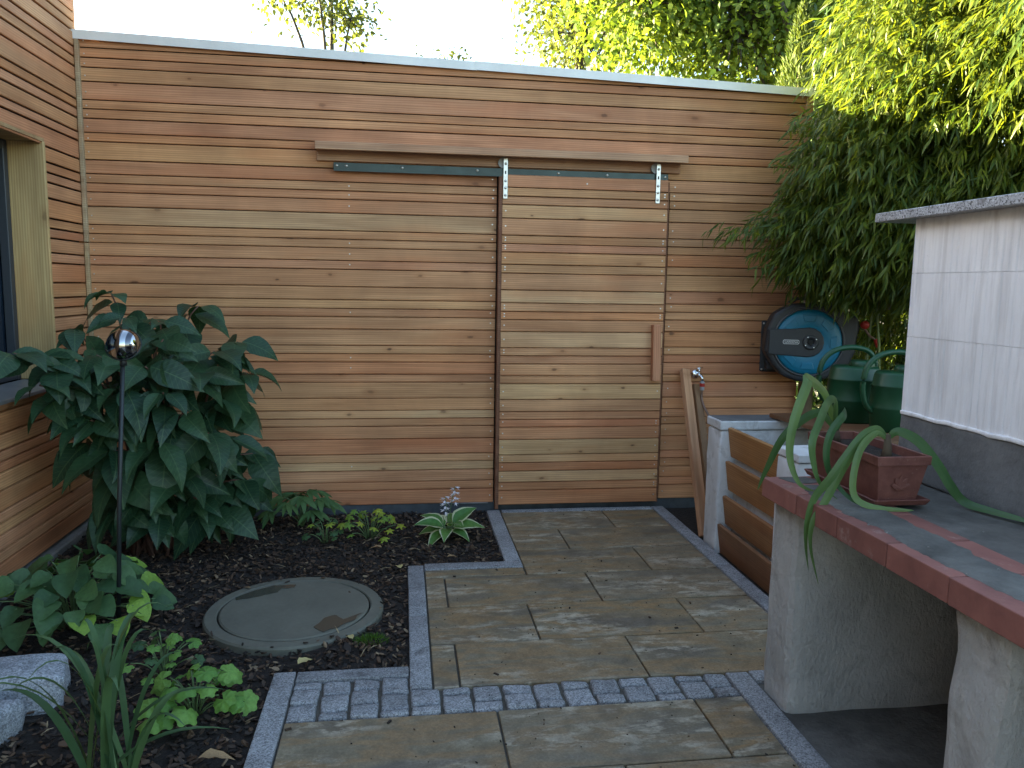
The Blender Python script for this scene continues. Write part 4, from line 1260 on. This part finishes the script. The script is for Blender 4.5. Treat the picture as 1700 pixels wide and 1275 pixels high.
# ---------------------------------------------------------------- watering cans
def can(loc, rz, lab):
    T = thing('watering_can', lab, 'watering can', loc, 'green watering cans on the bin lid', rz)
    MB().lathe([(0, .0), (.105, .0), (.112, .008), (.122, .11), (.124, .115), (.122, .12), (.116, .215), (.120, .219), (.116, .224), (.108, .275), (.100, .287), (.0, .287)], 40, sx=1.12, sy=.86).build('body', 'greenplastic', T, smooth=True)
    MB().lathe([(.0, .02), (.055, .02), (.062, .0), (.062, -.012)], 28, c=(.035, 0, .296)).build('filler_collar', 'greenplastic', T, smooth=True)
    hpth = smooth_path([Vector((-.118, 0, .085)), Vector((-.165, 0, .13)), Vector((-.185, 0, .22)), Vector((-.168, 0, .31)), Vector((-.11, 0, .365)), Vector((-.02, 0, .382)), Vector((.06, 0, .365)), Vector((.10, 0, .315)), Vector((.104, 0, .275))])
    MB().tube(hpth, .0135, 12).build('handle', 'greenplastic', T, smooth=True)
    MB().tube(smooth_path([Vector((.11, 0, .05)), Vector((.20, 0, .13)), Vector((.30, 0, .27)), Vector((.36, 0, .34))]), [.034 - .0012 * k for k in range(19)], 14).build('spout', 'greenplastic', T, smooth=True)
    MB().lathe([(.014, .0), (.035, .035), (.038, .045), (.0, .05)], 24).build('rose', 'greenplastic', T, smooth=True).matrix_local = Matrix.Translation((.355, 0, .333)) @ Matrix.Rotation(R(50), 4, 'Y')
can((4.085, -1.06, .7305), -.12, 'green plastic watering can farther back with its arched handle showing')
can((4.155, -1.33, .7305), -.05, 'green plastic watering can nearest the white masonry block')

# ---------------------------------------------------------------- counter
ct = thing('masonry_counter', 'concrete counter edged with red clinker tiles on white rendered piers', 'counter', (3.4, -3.2, 0))
CO = Vector((3.4, -3.2, 0))
rb('pier', 3.052, 4.12, -2.472, -2.282, -.08, .688, 'render', ct, CO, 14, .012, 7, .03)
rb('pier', 3.052, 4.12, -3.372, -3.190, -.08, .688, 'render', ct, CO, 14, .012, 7, .03)
rb('pier', 3.052, 4.12, -4.31, -4.12, -.08, .688, 'render', ct, CO, 8, .012, 7, .03)
rb('rear_wall', 4.0, 4.14, -4.31, -2.29, -.08, .68, 'render', ct, CO, 6, .01, 7, .02)
MB().b2(3.045, 4.14, -4.34, -2.285, .690, .7455).build('slab', 'concrete', ct, loc=-CO, bevel=.004)
MB().b2(3.0385, 4.1, -4.3, -2.28, -.09, -.012).build('recess_floor', 'floorcrete', ct, loc=-CO)
yy = -2.272; k = 0
while yy > -4.3:
    L = .236
    m = MB().prism([(.0, .0), (.0, .066), (.240, .066), (.240, .058), (.018, .056), (.018, .0)], L - .005, 'Y', 0)
    o = m.build('edge_tile', 'clinker', ct, bevel=.003, seg=2)
    o.location = Vector((3.018 + rng.uniform(-.002, .002), yy - L, .689)) - CO
    o.rotation_euler = (0, 0, rng.uniform(-.004, .004))
    yy -= L; k += 1
# smeared mortar over the tile tops
m = MB(); V = []; F = []; NS = 260
for i in range(NS + 1):
    y = -2.41 - 1.8 * i / NS
    nz = lambda a, f: mnoise.noise(Vector((a, y * f, .3)))
    xl = 3.066 + .022 * nz(1, 6) + .010 * nz(2, 28) + .005 * nz(3, 90) + .02 * max(0, 1 - i / 12) ; xr = 3.190 + .018 * nz(4, 5) + .010 * nz(5, 25) + .004 * nz(6, 90) - .03 * max(0, 1 - i / 12)
    V += [(xl - CO.x, y - CO.y, .7552), (xl + .006 - CO.x, y - CO.y, .7585 + .0012 * nz(7, 12)), ((xl + xr) / 2 - CO.x, y - CO.y, .7600 + .002 * nz(8, 9)), (xr - .006 - CO.x, y - CO.y, .7585), (xr - CO.x, y - CO.y, .7552)]
for i in range(NS):
    for j in range(4):
        F.append((5 * i + j, 5 * i + 5 + j, 5 * i + 6 + j, 5 * i + j + 1))
m.addm(V, F).build('mortar_smear', 'mortar', ct, smooth=True)
o = patch('cement_patch', [(x - CO.x, y - CO.y) for x, y in [(3.06, -2.30), (3.17, -2.29), (3.18, -2.37), (3.09, -2.385)]], .7556, 'mortar', ct, 6, .012, 9)
dbr = MB(); q = random.Random(9)
for k in range(14):
    x, y = q.uniform(3.05, 3.5), q.uniform(-3.3, -2.4); s = q.uniform(.0008, .0028)
    dbr.box((x, y, .7610 if x < 3.2 else .747), (s * 2, s, .003), rot=Matrix.Rotation(q.uniform(0, 3), 3, 'Z'))
o = dbr.build('paint_flakes', 'edgecrete'); tag(o, 'tiny pale flakes scattered on the counter top', 'debris', kind='stuff')

# white masonry block on the counter
bk = thing('masonry_block', 'white painted fluted brick oven block with a granite slab on top', 'masonry', (3.8, -2.7, .747))
KO = Vector((3.8, -2.7, .747))
rb('base', 3.538, 4.12, -3.45, -2.245, .7475, .975, 'plinthgrey', bk, KO, 12, .004, 8, .008)
fl = []
def fluted(L, h, name='brick'):
    n = 30
    prof = [(0.0, .06), (0.0, .0004)]
    nf = max(4, int(L / .027))
    for k in range(nf):
        y0 = L * k / nf; wv = L / nf
        dp = rng.choice((.0006, .001, .0018, .0026, .003)); e = rng.uniform(.6, .8); o_ = rng.uniform(-.0006, .0006)
        prof += [(y0 + wv * .12, o_), (y0 + wv * e, o_ - .0004), (y0 + wv * (e + .1), dp), (y0 + wv * .93, dp)]
    prof += [(L, .0004), (L, .06)]
    return MB().prism([(x, y) for y, x in prof], h, 'Z', 0).mesh(name, 'whitepaint', fixn=True)
bz = [(.972, 1.2445), (1.2455, 1.463), (1.464, 1.648)]
core = MB().b2(3.556, 4.11, -3.44, -2.253, .974, 1.6475).build('core', 'whitepaint', bk, loc=-KO)
for ci, (z0, z1) in enumerate(bz):
    y = -2.247
    first = (.365, .25, .33)[ci]
    while y > -3.42:
        L = min(first if y > -2.25 else .365, y + 3.445)
        if L < .04:
            break
        o = obj('brick', fluted(L - .0003, z1 - z0), bk, Vector((3.539, y - L, z0)) - KO)
        y -= L
    # end faces towards the timber wall
MB().b2(3.545, 4.11, -2.2525, -2.2465, .974, 1.6475).build('end_face', 'whitepaint', bk, loc=-KO)
top = MB().b2(3.488, 4.20, -3.5, -2.085, 1.6485, 1.680).build('granite_slab', 'granite_top', bk, loc=-KO, bevel=.002)
ed = rb('paint_edge', 3.5335, 3.5445, -3.44, -2.25, .968, .982, 'whitepaint', bk, KO, 24, .006, 18, .003)

# plank behind the block
o = MB().box((0, 0, 0), (.75, .03, .085)).build('spare_plank', 'larch', loc=(4.93, -.48, 1.335), bevel=.003)
o.color = (.17, .135, .10, .1); tag(o, 'grey brown plank fixed across the gap behind the masonry block', 'plank')
o = MB().tube([(5.25, -.45, -.1), (5.25, -.45, 1.6)], .035, 10).build('plank_post', 'pole', smooth=True); tag(o, 'thin timber post carrying the plank behind the masonry block', 'post')

# ---------------------------------------------------------------- flower box with strap leaved plant
px = thing('flower_box', 'terracotta coloured flower box on its saucer on the counter edge', 'planter', (3.268, -2.47, .7565))
def frustum(mb, z0, w0, l0, z1, w1, l1, flip=False):
    V = [(s * w0 / 2, t * l0 / 2, z0) for s, t in ((-1, -1), (1, -1), (1, 1), (-1, 1))] + [(s * w1 / 2, t * l1 / 2, z1) for s, t in ((-1, -1), (1, -1), (1, 1), (-1, 1))]
    mb.addm(V, [(0, 1, 5, 4), (1, 2, 6, 5), (2, 3, 7, 6), (3, 0, 4, 7)])
m = MB()
rings = [(.012, .124, .360), (.125, .160, .398), (.127, .172, .410), (.152, .175, .413), (.155, .170, .408), (.153, .158, .396), (.110, .150, .388)]
for a, c in zip(rings[:-1], rings[1:]):
    frustum(m, *a, *c)
m.addm([(-.062, -.18, .012), (.062, -.18, .012), (.062, .18, .012), (-.062, .18, .012)], [(0, 1, 2, 3)])
m.build('box', 'terracotta', px, bevel=0.)
for k in range(5):                                    # moulded leaf reliefs on the end and side
    rel = leaf('relief', 'terracotta', ovate(.3), 6, 2, -.3, 0.)
    a = R(90 + (k - 2) * 38)
    obj('relief', rel, px, mat=place((-.0 + .005 * (k - 2), -.195, .055), (math.cos(a), -.12 * math.sin(a), math.sin(a)), (0, -1, 0), .042))
m = MB()
for a, c in zip([(.0, .150, .385), (.004, .166, .402), (.020, .182, .420)], [(.004, .166, .402), (.020, .182, .420), (.022, .176, .414)]):
    frustum(m, *a, *c)
frustum(m, .022, .176, .414, .006, .150, .386)
m.addm([(-.08, -.197, .0055), (.08, -.197, .0055), (.08, .197, .0055), (-.08, .197, .0055)], [(0, 1, 2, 3)])
m.build('saucer', 'terracotta', px)
sm = MB(); sm.addm([(-.076, -.195, .128), (.076, -.195, .128), (.076, .195, .128), (-.076, .195, .128)], [(0, 1, 2, 3)]); sm.build('potting_soil', 'soil', px)
sp = thing('strap_leaved_plant', 'plant with long limp strap leaves growing in the flower box', 'plant', (3.255, -2.60, .88))
SO = Vector((3.255, -2.60, .88))
MB().tube([(0, 0, .0), (.002, -.003, .04), (-.002, -.005, .085)], [.020, .013, .008], 12).build('bulb_neck', 'strapbase', sp, smooth=True)
MB().tube([(.0, .29, .0), (.0, .29, .05)], [.022, .012], 12).build('bulb_neck', 'strapbase', sp, smooth=True)
def strap(P, W, twist=0., mat='lf_strap', side0=None):
    P = smooth_path([Vector(p) - SO for p in P], 7)
    n = len(P) - 1
    V = []; F = []
    for i, p in enumerate(P):
        t = (P[min(i + 1, n)] - P[max(i - 1, 0)]).normalized()
        s = t.cross(Vector((0, -1, .25))) if side0 is None else Vector(side0)
        s = (s - t * s.dot(t)).normalized()
        nn = t.cross(s)
        a = twist * i / n
        s = s * math.cos(a) + nn * math.sin(a); nn = t.cross(s)
        q = i / n
        w = 1.05 * W * (min(1, .5 + q * 2.2)) * (1 - max(0, (q - .45) / .55) ** 1.7) + .0005
        e = nn * w * .16
        V += [p - s * w + e * 1.0, p - s * w * .55 + e * .35, p, p, p + s * w * .55 + e * .35, p + s * w + e * 1.0]
    for i in range(n):
        for j in (0, 1, 3, 4):
            F.append((6 * i + j, 6 * i + 6 + j, 6 * i + 7 + j, 6 * i + j + 1))
    MB().addm(V, F).build('leaf', mat, sp, smooth=True, fixn=False)
strap([(3.25, -2.605, .955), (3.212, -2.615, .985), (3.155, -2.63, .965), (3.10, -2.64, .905), (3.055, -2.64, .84), (3.02, -2.62, .775), (3.006, -2.61, .70), (3.012, -2.60, .62), (3.025, -2.60, .54)], .0125)
strap([(3.25, -2.60, .955), (3.215, -2.61, .975), (3.165, -2.62, .950), (3.115, -2.625, .89), (3.075, -2.63, .82), (3.046, -2.63, .76), (3.012, -2.63, .70), (3.014, -2.625, .62), (3.05, -2.62, .50)], .0130)
strap([(3.255, -2.31, .925), (3.20, -2.33, 1.05), (3.085, -2.42, 1.115), (3.06, -2.46, 1.10), (3.000, -2.50, .98), (2.985, -2.52, .88), (3.01, -2.54, .80), (3.06, -2.55, .775)], .0155)
strap([(3.255, -2.31, .925), (3.22, -2.36, 1.03), (3.13, -2.47, 1.045), (3.06, -2.55, .995), (3.012, -2.60, .945), (3.02, -2.60, .88), (3.045, -2.60, .815), (3.10, -2.61, .765)], .0125)
strap([(3.26, -2.32, .925), (3.22, -2.42, 1.005), (3.135, -2.56, 1.02), (3.08, -2.585, .97), (3.066, -2.59, .90), (3.085, -2.60, .83), (3.12, -2.67, .775), (3.20, -2.69, .765)], .0115)
strap([(3.25, -2.605, .955), (3.20, -2.625, .972), (3.14, -2.65, .93), (3.11, -2.67, .85), (3.115, -2.68, .79), (3.16, -2.70, .766), (3.24, -2.725, .762), (3.27, -2.73, .762)], .0105)
strap([(3.26, -2.605, .958), (3.285, -2.615, .976), (3.345, -2.63, .945), (3.40, -2.65, .875), (3.435, -2.665, .815), (3.475, -2.68, .768), (3.50, -2.76, .763), (3.53, -2.88, .763), (3.52, -2.97, .763)], .0155)
strap([(3.255, -2.31, .925), (3.17, -2.34, .99), (3.05, -2.36, .92), (3.0, -2.34, .80), (2.98, -2.32, .72)], .013)
# ---------------------------------------------------------------- foliage made in bulk
def leaf_cloud(name, mat, P, D, S, W, parent, rr, bend=.25, kind='stuff', smooth=False):
    """P positions, D directions (unit), S lengths; a bent 6-vertex leaf for each, joined into one mesh"""
    P = np.asarray(P, float); D = np.asarray(D, float); S = np.asarray(S, float)[:, None]
    D /= np.linalg.norm(D, axis=1)[:, None] + 1e-9
    n = len(P)
    U = rr.normal(size=(n, 3)) * .55 + np.array([0, -.25, 1.])
    Y = np.cross(U, D); Y /= np.linalg.norm(Y, axis=1)[:, None] + 1e-9
    N = np.cross(D, Y)
    st = [(0, 0, 0), (.32, W, 0), (.32, -W, 0), (.68, W * .72, -bend * .4), (.68, -W * .72, -bend * .4), (1, 0, -bend)]
    V = np.empty((n, 6, 3))
    for k, (a, b_, c) in enumerate(st):
        V[:, k] = P + D * S * a + Y * S * b_ + N * S * c
    me = bpy.data.meshes.new(name)
    base = (np.arange(n) * 6)[:, None]
    tri1 = base + np.array([0, 2, 1]); q = base + np.array([1, 2, 4, 3]); tri2 = base + np.array([3, 4, 5])
    loops = np.concatenate([tri1, q, tri2], axis=1).ravel()
    starts = (np.arange(n)[:, None] * 10 + np.array([0, 3, 7])).ravel()
    tot = np.tile([3, 4, 3], n)
    me.vertices.add(n * 6); me.vertices.foreach_set('co', V.ravel())
    me.loops.add(len(loops)); me.loops.foreach_set('vertex_index', loops.astype(np.int32))
    me.polygons.add(n * 3); me.polygons.foreach_set('loop_start', starts.astype(np.int32)); me.polygons.foreach_set('loop_total', tot.astype(np.int32))
    me.update(calc_edges=True)
    me.materials.append(M[mat])
    o = obj(name, me, parent)
    if kind:
        o['kind'] = kind
    return o

# ---- bamboo
bam = thing('bamboo_clump', 'dense bamboo with narrow hanging leaves, its top in yellow sunlight', 'bamboo', (5.2, -.5, 0))
BO = np.array([5.2, -.5, 0])
rr = np.random.default_rng(5)
ELL = [((4.52, -.55, 2.02), (.52, .42, .58), 1250), ((4.95, -.70, 2.35), (.75, .55, .80), 1700), ((5.5, -.85, 2.75), (.95, .65, 1.0), 1700), ((4.70, -.50, 2.72), (.55, .45, .62), 950),
       ((4.42, -.48, 1.74), (.50, .30, .32), 620), ((4.75, -.80, 1.72), (.5, .35, .32), 520), ((5.3, -.85, 1.85), (.9, .5, .45), 900), ((6.2, -.8, 2.6), (.8, .7, 1.2), 500), ((5.30, -.22, 1.15), (.85, .15, 1.1), 1000), ((5.4, -.3, 3.35), (.8, .6, .6), 500), ((4.98, -1.22, 2.72), (.48, .42, .60), 950), ((5.35, -1.35, 2.3), (.45, .40, .5), 500)]
SP = []
for (c, r_, n) in ELL:
    u = rr.normal(size=(n, 3)); u /= np.linalg.norm(u, axis=1)[:, None]
    n = int(n * 1.25); u = rr.normal(size=(n, 3)); u /= np.linalg.norm(u, axis=1)[:, None]
    rad = rr.random(n) ** .28
    p = np.array(c) + u * rad[:, None] * np.array(r_)
    for k in range(n):
        SP.append((p[k], u[k]))
# loose sprays reaching out to the left over the slats
for (a, e, n) in (((4.35, -.45, 1.98), (3.66, -.44, 1.74), 34), ((4.3, -.42, 2.45), (4.0, -.42, 2.36), 9), ((4.3, -.45, 1.72), (3.86, -.46, 1.60), 22), ((4.3, -.40, 2.2), (4.03, -.38, 2.12), 6),
                  ((4.5, -.55, 1.58), (4.32, -.6, 1.36), 8), ((4.75, -.75, 1.6), (4.62, -.8, 1.33), 8)):
    a, e = np.array(a), np.array(e)
    for k in range(n):
        t = k / (n - 1)
        SP.append((a + (e - a) * t + rr.normal(size=3) * np.array([.03, .05, .03]), np.array([-.9, -.3, 0.])))
P = []; D = []; S = []
for p, u in SP:
    if p[0] < 4.36 and p[1] > -.06:
        continue
    if p[1] > -.12 and p[0] < 4.5:
        continue
    main = u * .55 + np.array([-.50, -.30, -.55]) + rr.normal(size=3) * .22
    main /= np.linalg.norm(main)
    L = rr.uniform(.10, .22)
    side = np.cross(main, rr.normal(size=3)); side /= np.linalg.norm(side)
    m = rr.integers(7, 12)
    for j in range(m):
        t = j / m
        d = main * .75 + side * (.55 if j % 2 else -.55) * (1 - .5 * t) + np.array([0, 0, -.35]) + rr.normal(size=3) * .16
        P.append(p + main * L * t); D.append(d); S.append(rr.uniform(.062, .112))
P = np.array(P) ; D = np.array(D); S = np.array(S)
ok = ~((P[:, 0] < 4.42) & (P[:, 1] + D[:, 1] * S > -.05))
P, D, S = P[ok], D[ok], S[ok]
dist = np.linalg.norm(P - np.array(CAM), axis=1)
inview = (P[:, 2] > 1.3) & (P[:, 2] < 3.0) & (P[:, 0] < 5.2)
order = np.argsort(np.where(inview, dist, 99))
near, rest = order[:300], order[300:]
leaf_cloud('foliage', 'lf_bam', P[rest] - BO, D[rest], S[rest], .062, bam, rr)
BL = leaf('leaf', 'lf_bam1', lambda t: .075 * math.sin(math.pi * (t * .96 + .03)) ** .8, 5, 2, .25, .25)
for k in near:
    obj('leaf', BL, bam, mat=place(P[k] - BO, D[k], (float(rr.normal() * .4), -.3, 1), float(S[k])))
for k in range(34):
    bx, by = rr.uniform(4.55, 6.3), rr.uniform(-.8, -.1)
    tx, ty, tz = bx + rr.uniform(-.45, .25), by + rr.uniform(-.35, .15), rr.uniform(2.0, 3.5)
    b0 = Vector((bx, by, -.1)); tp = Vector((tx, ty, tz)); cc = Vector((bx, by, tz * .75))
    pts = bez(b0, cc, tp, 7)
    MB().tube([p - Vector(BO) for p in pts], [.011 - .0012 * q for q in range(8)], 6).build('culm', 'culm', bam, smooth=True)
for (a, e) in (((4.62, -.45, 2.05), (3.74, -.43, 1.79)), ((4.62, -.45, 1.8), (3.92, -.43, 1.63))):
    a, e = Vector(a), Vector(e)
    MB().tube([p - Vector(BO) for p in bez(a, (a + e) / 2 + Vector((0, 0, .12)), e, 8)], [.005 - .0004 * q for q in range(9)], 5).build('culm', 'culm', bam, smooth=True)

# ---- trees beyond the wall
def tree(name, label, base, height, lobes, nclump, per, size, wid, leafmat, barkmat, seed, branches=(), trunk_r=.13, clr=.22):
    r_ = np.random.default_rng(seed)
    T = thing(name, label, 'tree', base)
    B = np.array(base, float)
    tk = MB()
    top = Vector((0, 0, height))
    tk.tube([(0, 0, -.2), (.03, .02, height * .4), (-.04, .05, height * .75), tuple(top)], [trunk_r, trunk_r * .8, trunk_r * .5, trunk_r * .15], 10)
    P = []; D = []; S = []
    for (c, rad, w) in lobes:
        c = np.array(c, float) - B; rad = np.array(rad, float)
        n = int(nclump * w)
        u = r_.normal(size=(n, 3)); u /= np.linalg.norm(u, axis=1)[:, None]
        cen = c + u * (r_.random(n) ** .4)[:, None] * rad
        # limb to each lobe and twigs to some clumps
        tk.tube(bez(Vector((0, 0, height * .35)), Vector((c[0] * .4, c[1] * .4, c[2] * .9)), Vector(c), 6), [trunk_r * .5 - trunk_r * .06 * q for q in range(7)], 7)
        for k in range(0, n, 3):
            e = Vector(cen[k]); tk.tube([Vector(c), (Vector(c) + e) / 2 + Vector((0, 0, .06)), e], [trunk_r * .13, trunk_r * .09, trunk_r * .04], 4, cap=False)
        for k in range(n):
            m = per
            q = r_.normal(size=(m, 3)) * clr
            P.append(cen[k] + q)
            dd = r_.normal(size=(m, 3)) * .6 + np.array([0, 0, -.45]) + u[k] * .35
            D.append(dd); S.append(r_.uniform(size * .7, size * 1.3, m))
    for (a, c, e, w) in branches:
        a, c, e = [Vector(v) - Vector(base) for v in (a, c, e)]
        tk.tube(bez(a, c, e, 8), [w - w * .08 * q for q in range(9)], 8)
    tk.build('trunk', barkmat, T, smooth=True, fixn=False)
    leaf_cloud('crown', leafmat, np.concatenate(P), np.concatenate(D), np.concatenate(S), wid, T, r_, .2)
    return T
tree('broadleaf_tree', 'large leafy tree rising behind the wall right of centre', (6.9, 5.2, 0), 5.4,
     [((4.7, 5.0, 4.9), (.9, .9, .9), 1.0), ((5.9, 4.9, 4.6), (1.1, .8, .9), 1.2), ((7.0, 5.4, 5.4), (1.3, 1.0, 1.1), 1.2), ((5.7, 5.4, 5.7), (1.2, 1.0, .8), 1.), ((7.4, 5.2, 4.3), (.8, .8, .7), .6), ((8.3, 5.5, 4.9), (1.2, 1.0, 1.3), .8)],
     300, 15, .095, .27, 'lf_tree', 'greybark', 31, branches=[((7.0, 4.6, 3.0), (6.7, 4.5, 3.9), (6.1, 4.4, 4.9), .10)])
tree('pale_tree', 'paler grey green tree left of the big leafy tree behind the wall', (4.9, 9.2, 0), 7.0,
     [((4.9, 9.2, 5.7), (1.0, 1.0, .9), 1.), ((4.7, 9.2, 6.6), (1.0, 1.0, .8), 1.), ((6.0, 9.4, 6.3), (1.2, 1., 1.2), 1.)], 190, 13, .10, .26, 'lf_birch', 'greybark', 37)
tree('birch_tree', 'sparse birch tree top against the white sky above the wall', (.2, 14.4, 0), 8.2,
     [((-.1, 14.2, 7.9), (1.0, .8, .9), 1.), ((.6, 14.3, 7.3), (.6, .6, .7), .7), ((-.9, 14.2, 7.7), (.5, .5, .45), .4)], 62, 9, .13, .30, 'lf_birch', 'greybark', 41, clr=.2)
tree('far_sapling', 'tiny twig tips peeping over the coping left of the big tree', (2.75, 13.0, 0), 6.3,
     [((2.55, 13.0, 6.15), (.5, .3, .22), 1.), ((3.0, 13.0, 6.3), (.2, .2, .18), .5)], 16, 7, .10, .28, 'lf_birch', 'greybark', 43, trunk_r=.05, clr=.12)
# thuja
th = thing('thuja_tree', 'slim pointed thuja top beyond the wall beside the bamboo', 'tree', (5.75, 3.0, 0))
MB().tube([(0, 0, -.1), (0, 0, 3.0), (.03, 0, 4.15)], [.07, .04, .008], 10).build('trunk', 'bark', th, smooth=True)
r2 = np.random.default_rng(9)
n = 9000
z = 1.2 + 3.0 * r2.random(n) ** .8
rad = np.clip((4.28 - z) * .24, .015, .40) * (r2.random(n) ** .35)
a = r2.random(n) * 6.283
Pt = np.stack([rad * np.cos(a) + .02 * (z - 3), rad * np.sin(a), z], 1)
Dt = np.stack([np.cos(a) * .55, np.sin(a) * .55, np.full(n, .8)], 1) + r2.normal(size=(n, 3)) * .25
leaf_cloud('crown', 'lf_thuja', Pt, Dt, r2.uniform(.05, .10, n), .10, th, r2, -.1)
# laurel sprig
la = thing('laurel_shrub', 'shrub top with few glossy bright leaves peeping over the coping', 'shrub', (4.55, .42, 0))
MB().tube([(0, 0, -.1), (.02, 0, 1.5), (.0, -.02, 2.72)], [.02, .014, .006], 8).build('stem', 'stem_green', la, smooth=True)
LL = leaf('leaf', 'lf_laurel', ovate(.2, .5), 7, 4, .2, .25)
for k in range(14):
    a = 2.4 * k
    d = Vector((math.cos(a), math.sin(a), .9 - .05 * k))
    obj('leaf', LL, la, mat=place((0, -.02, 2.72 - .022 * k), d, (0, -.3, 1), .10 + .004 * (k % 4)))

# ---- dark hedge added behind the bamboo to fill the bright gap and block low sun
hg = thing('sun_screen_hedge', 'dark evergreen hedge added behind the bamboo stems to block the sun', 'hedge', (6.0, .45, 0))
r3 = np.random.default_rng(17)
n = 34000
Ph = np.stack([r3.uniform(-1.58, 2.4, n), r3.uniform(-.28, .30, n), 2.35 * r3.random(n) ** .9], 1)
Dh = r3.normal(size=(n, 3)) + np.array([0, -.5, .1])
leaf_cloud('foliage', 'lf_hedge', Ph, Dh, r3.uniform(.05, .10, n), .28, hg, r3)
for k in range(8):
    MB().tube([(-1.4 + .5 * k, 0, -.1), (-1.35 + .5 * k, .03, 1.2), (-1.4 + .5 * k, -.02, 2.2)], [.03, .022, .008], 7).build('stem', 'bark', hg, smooth=True)
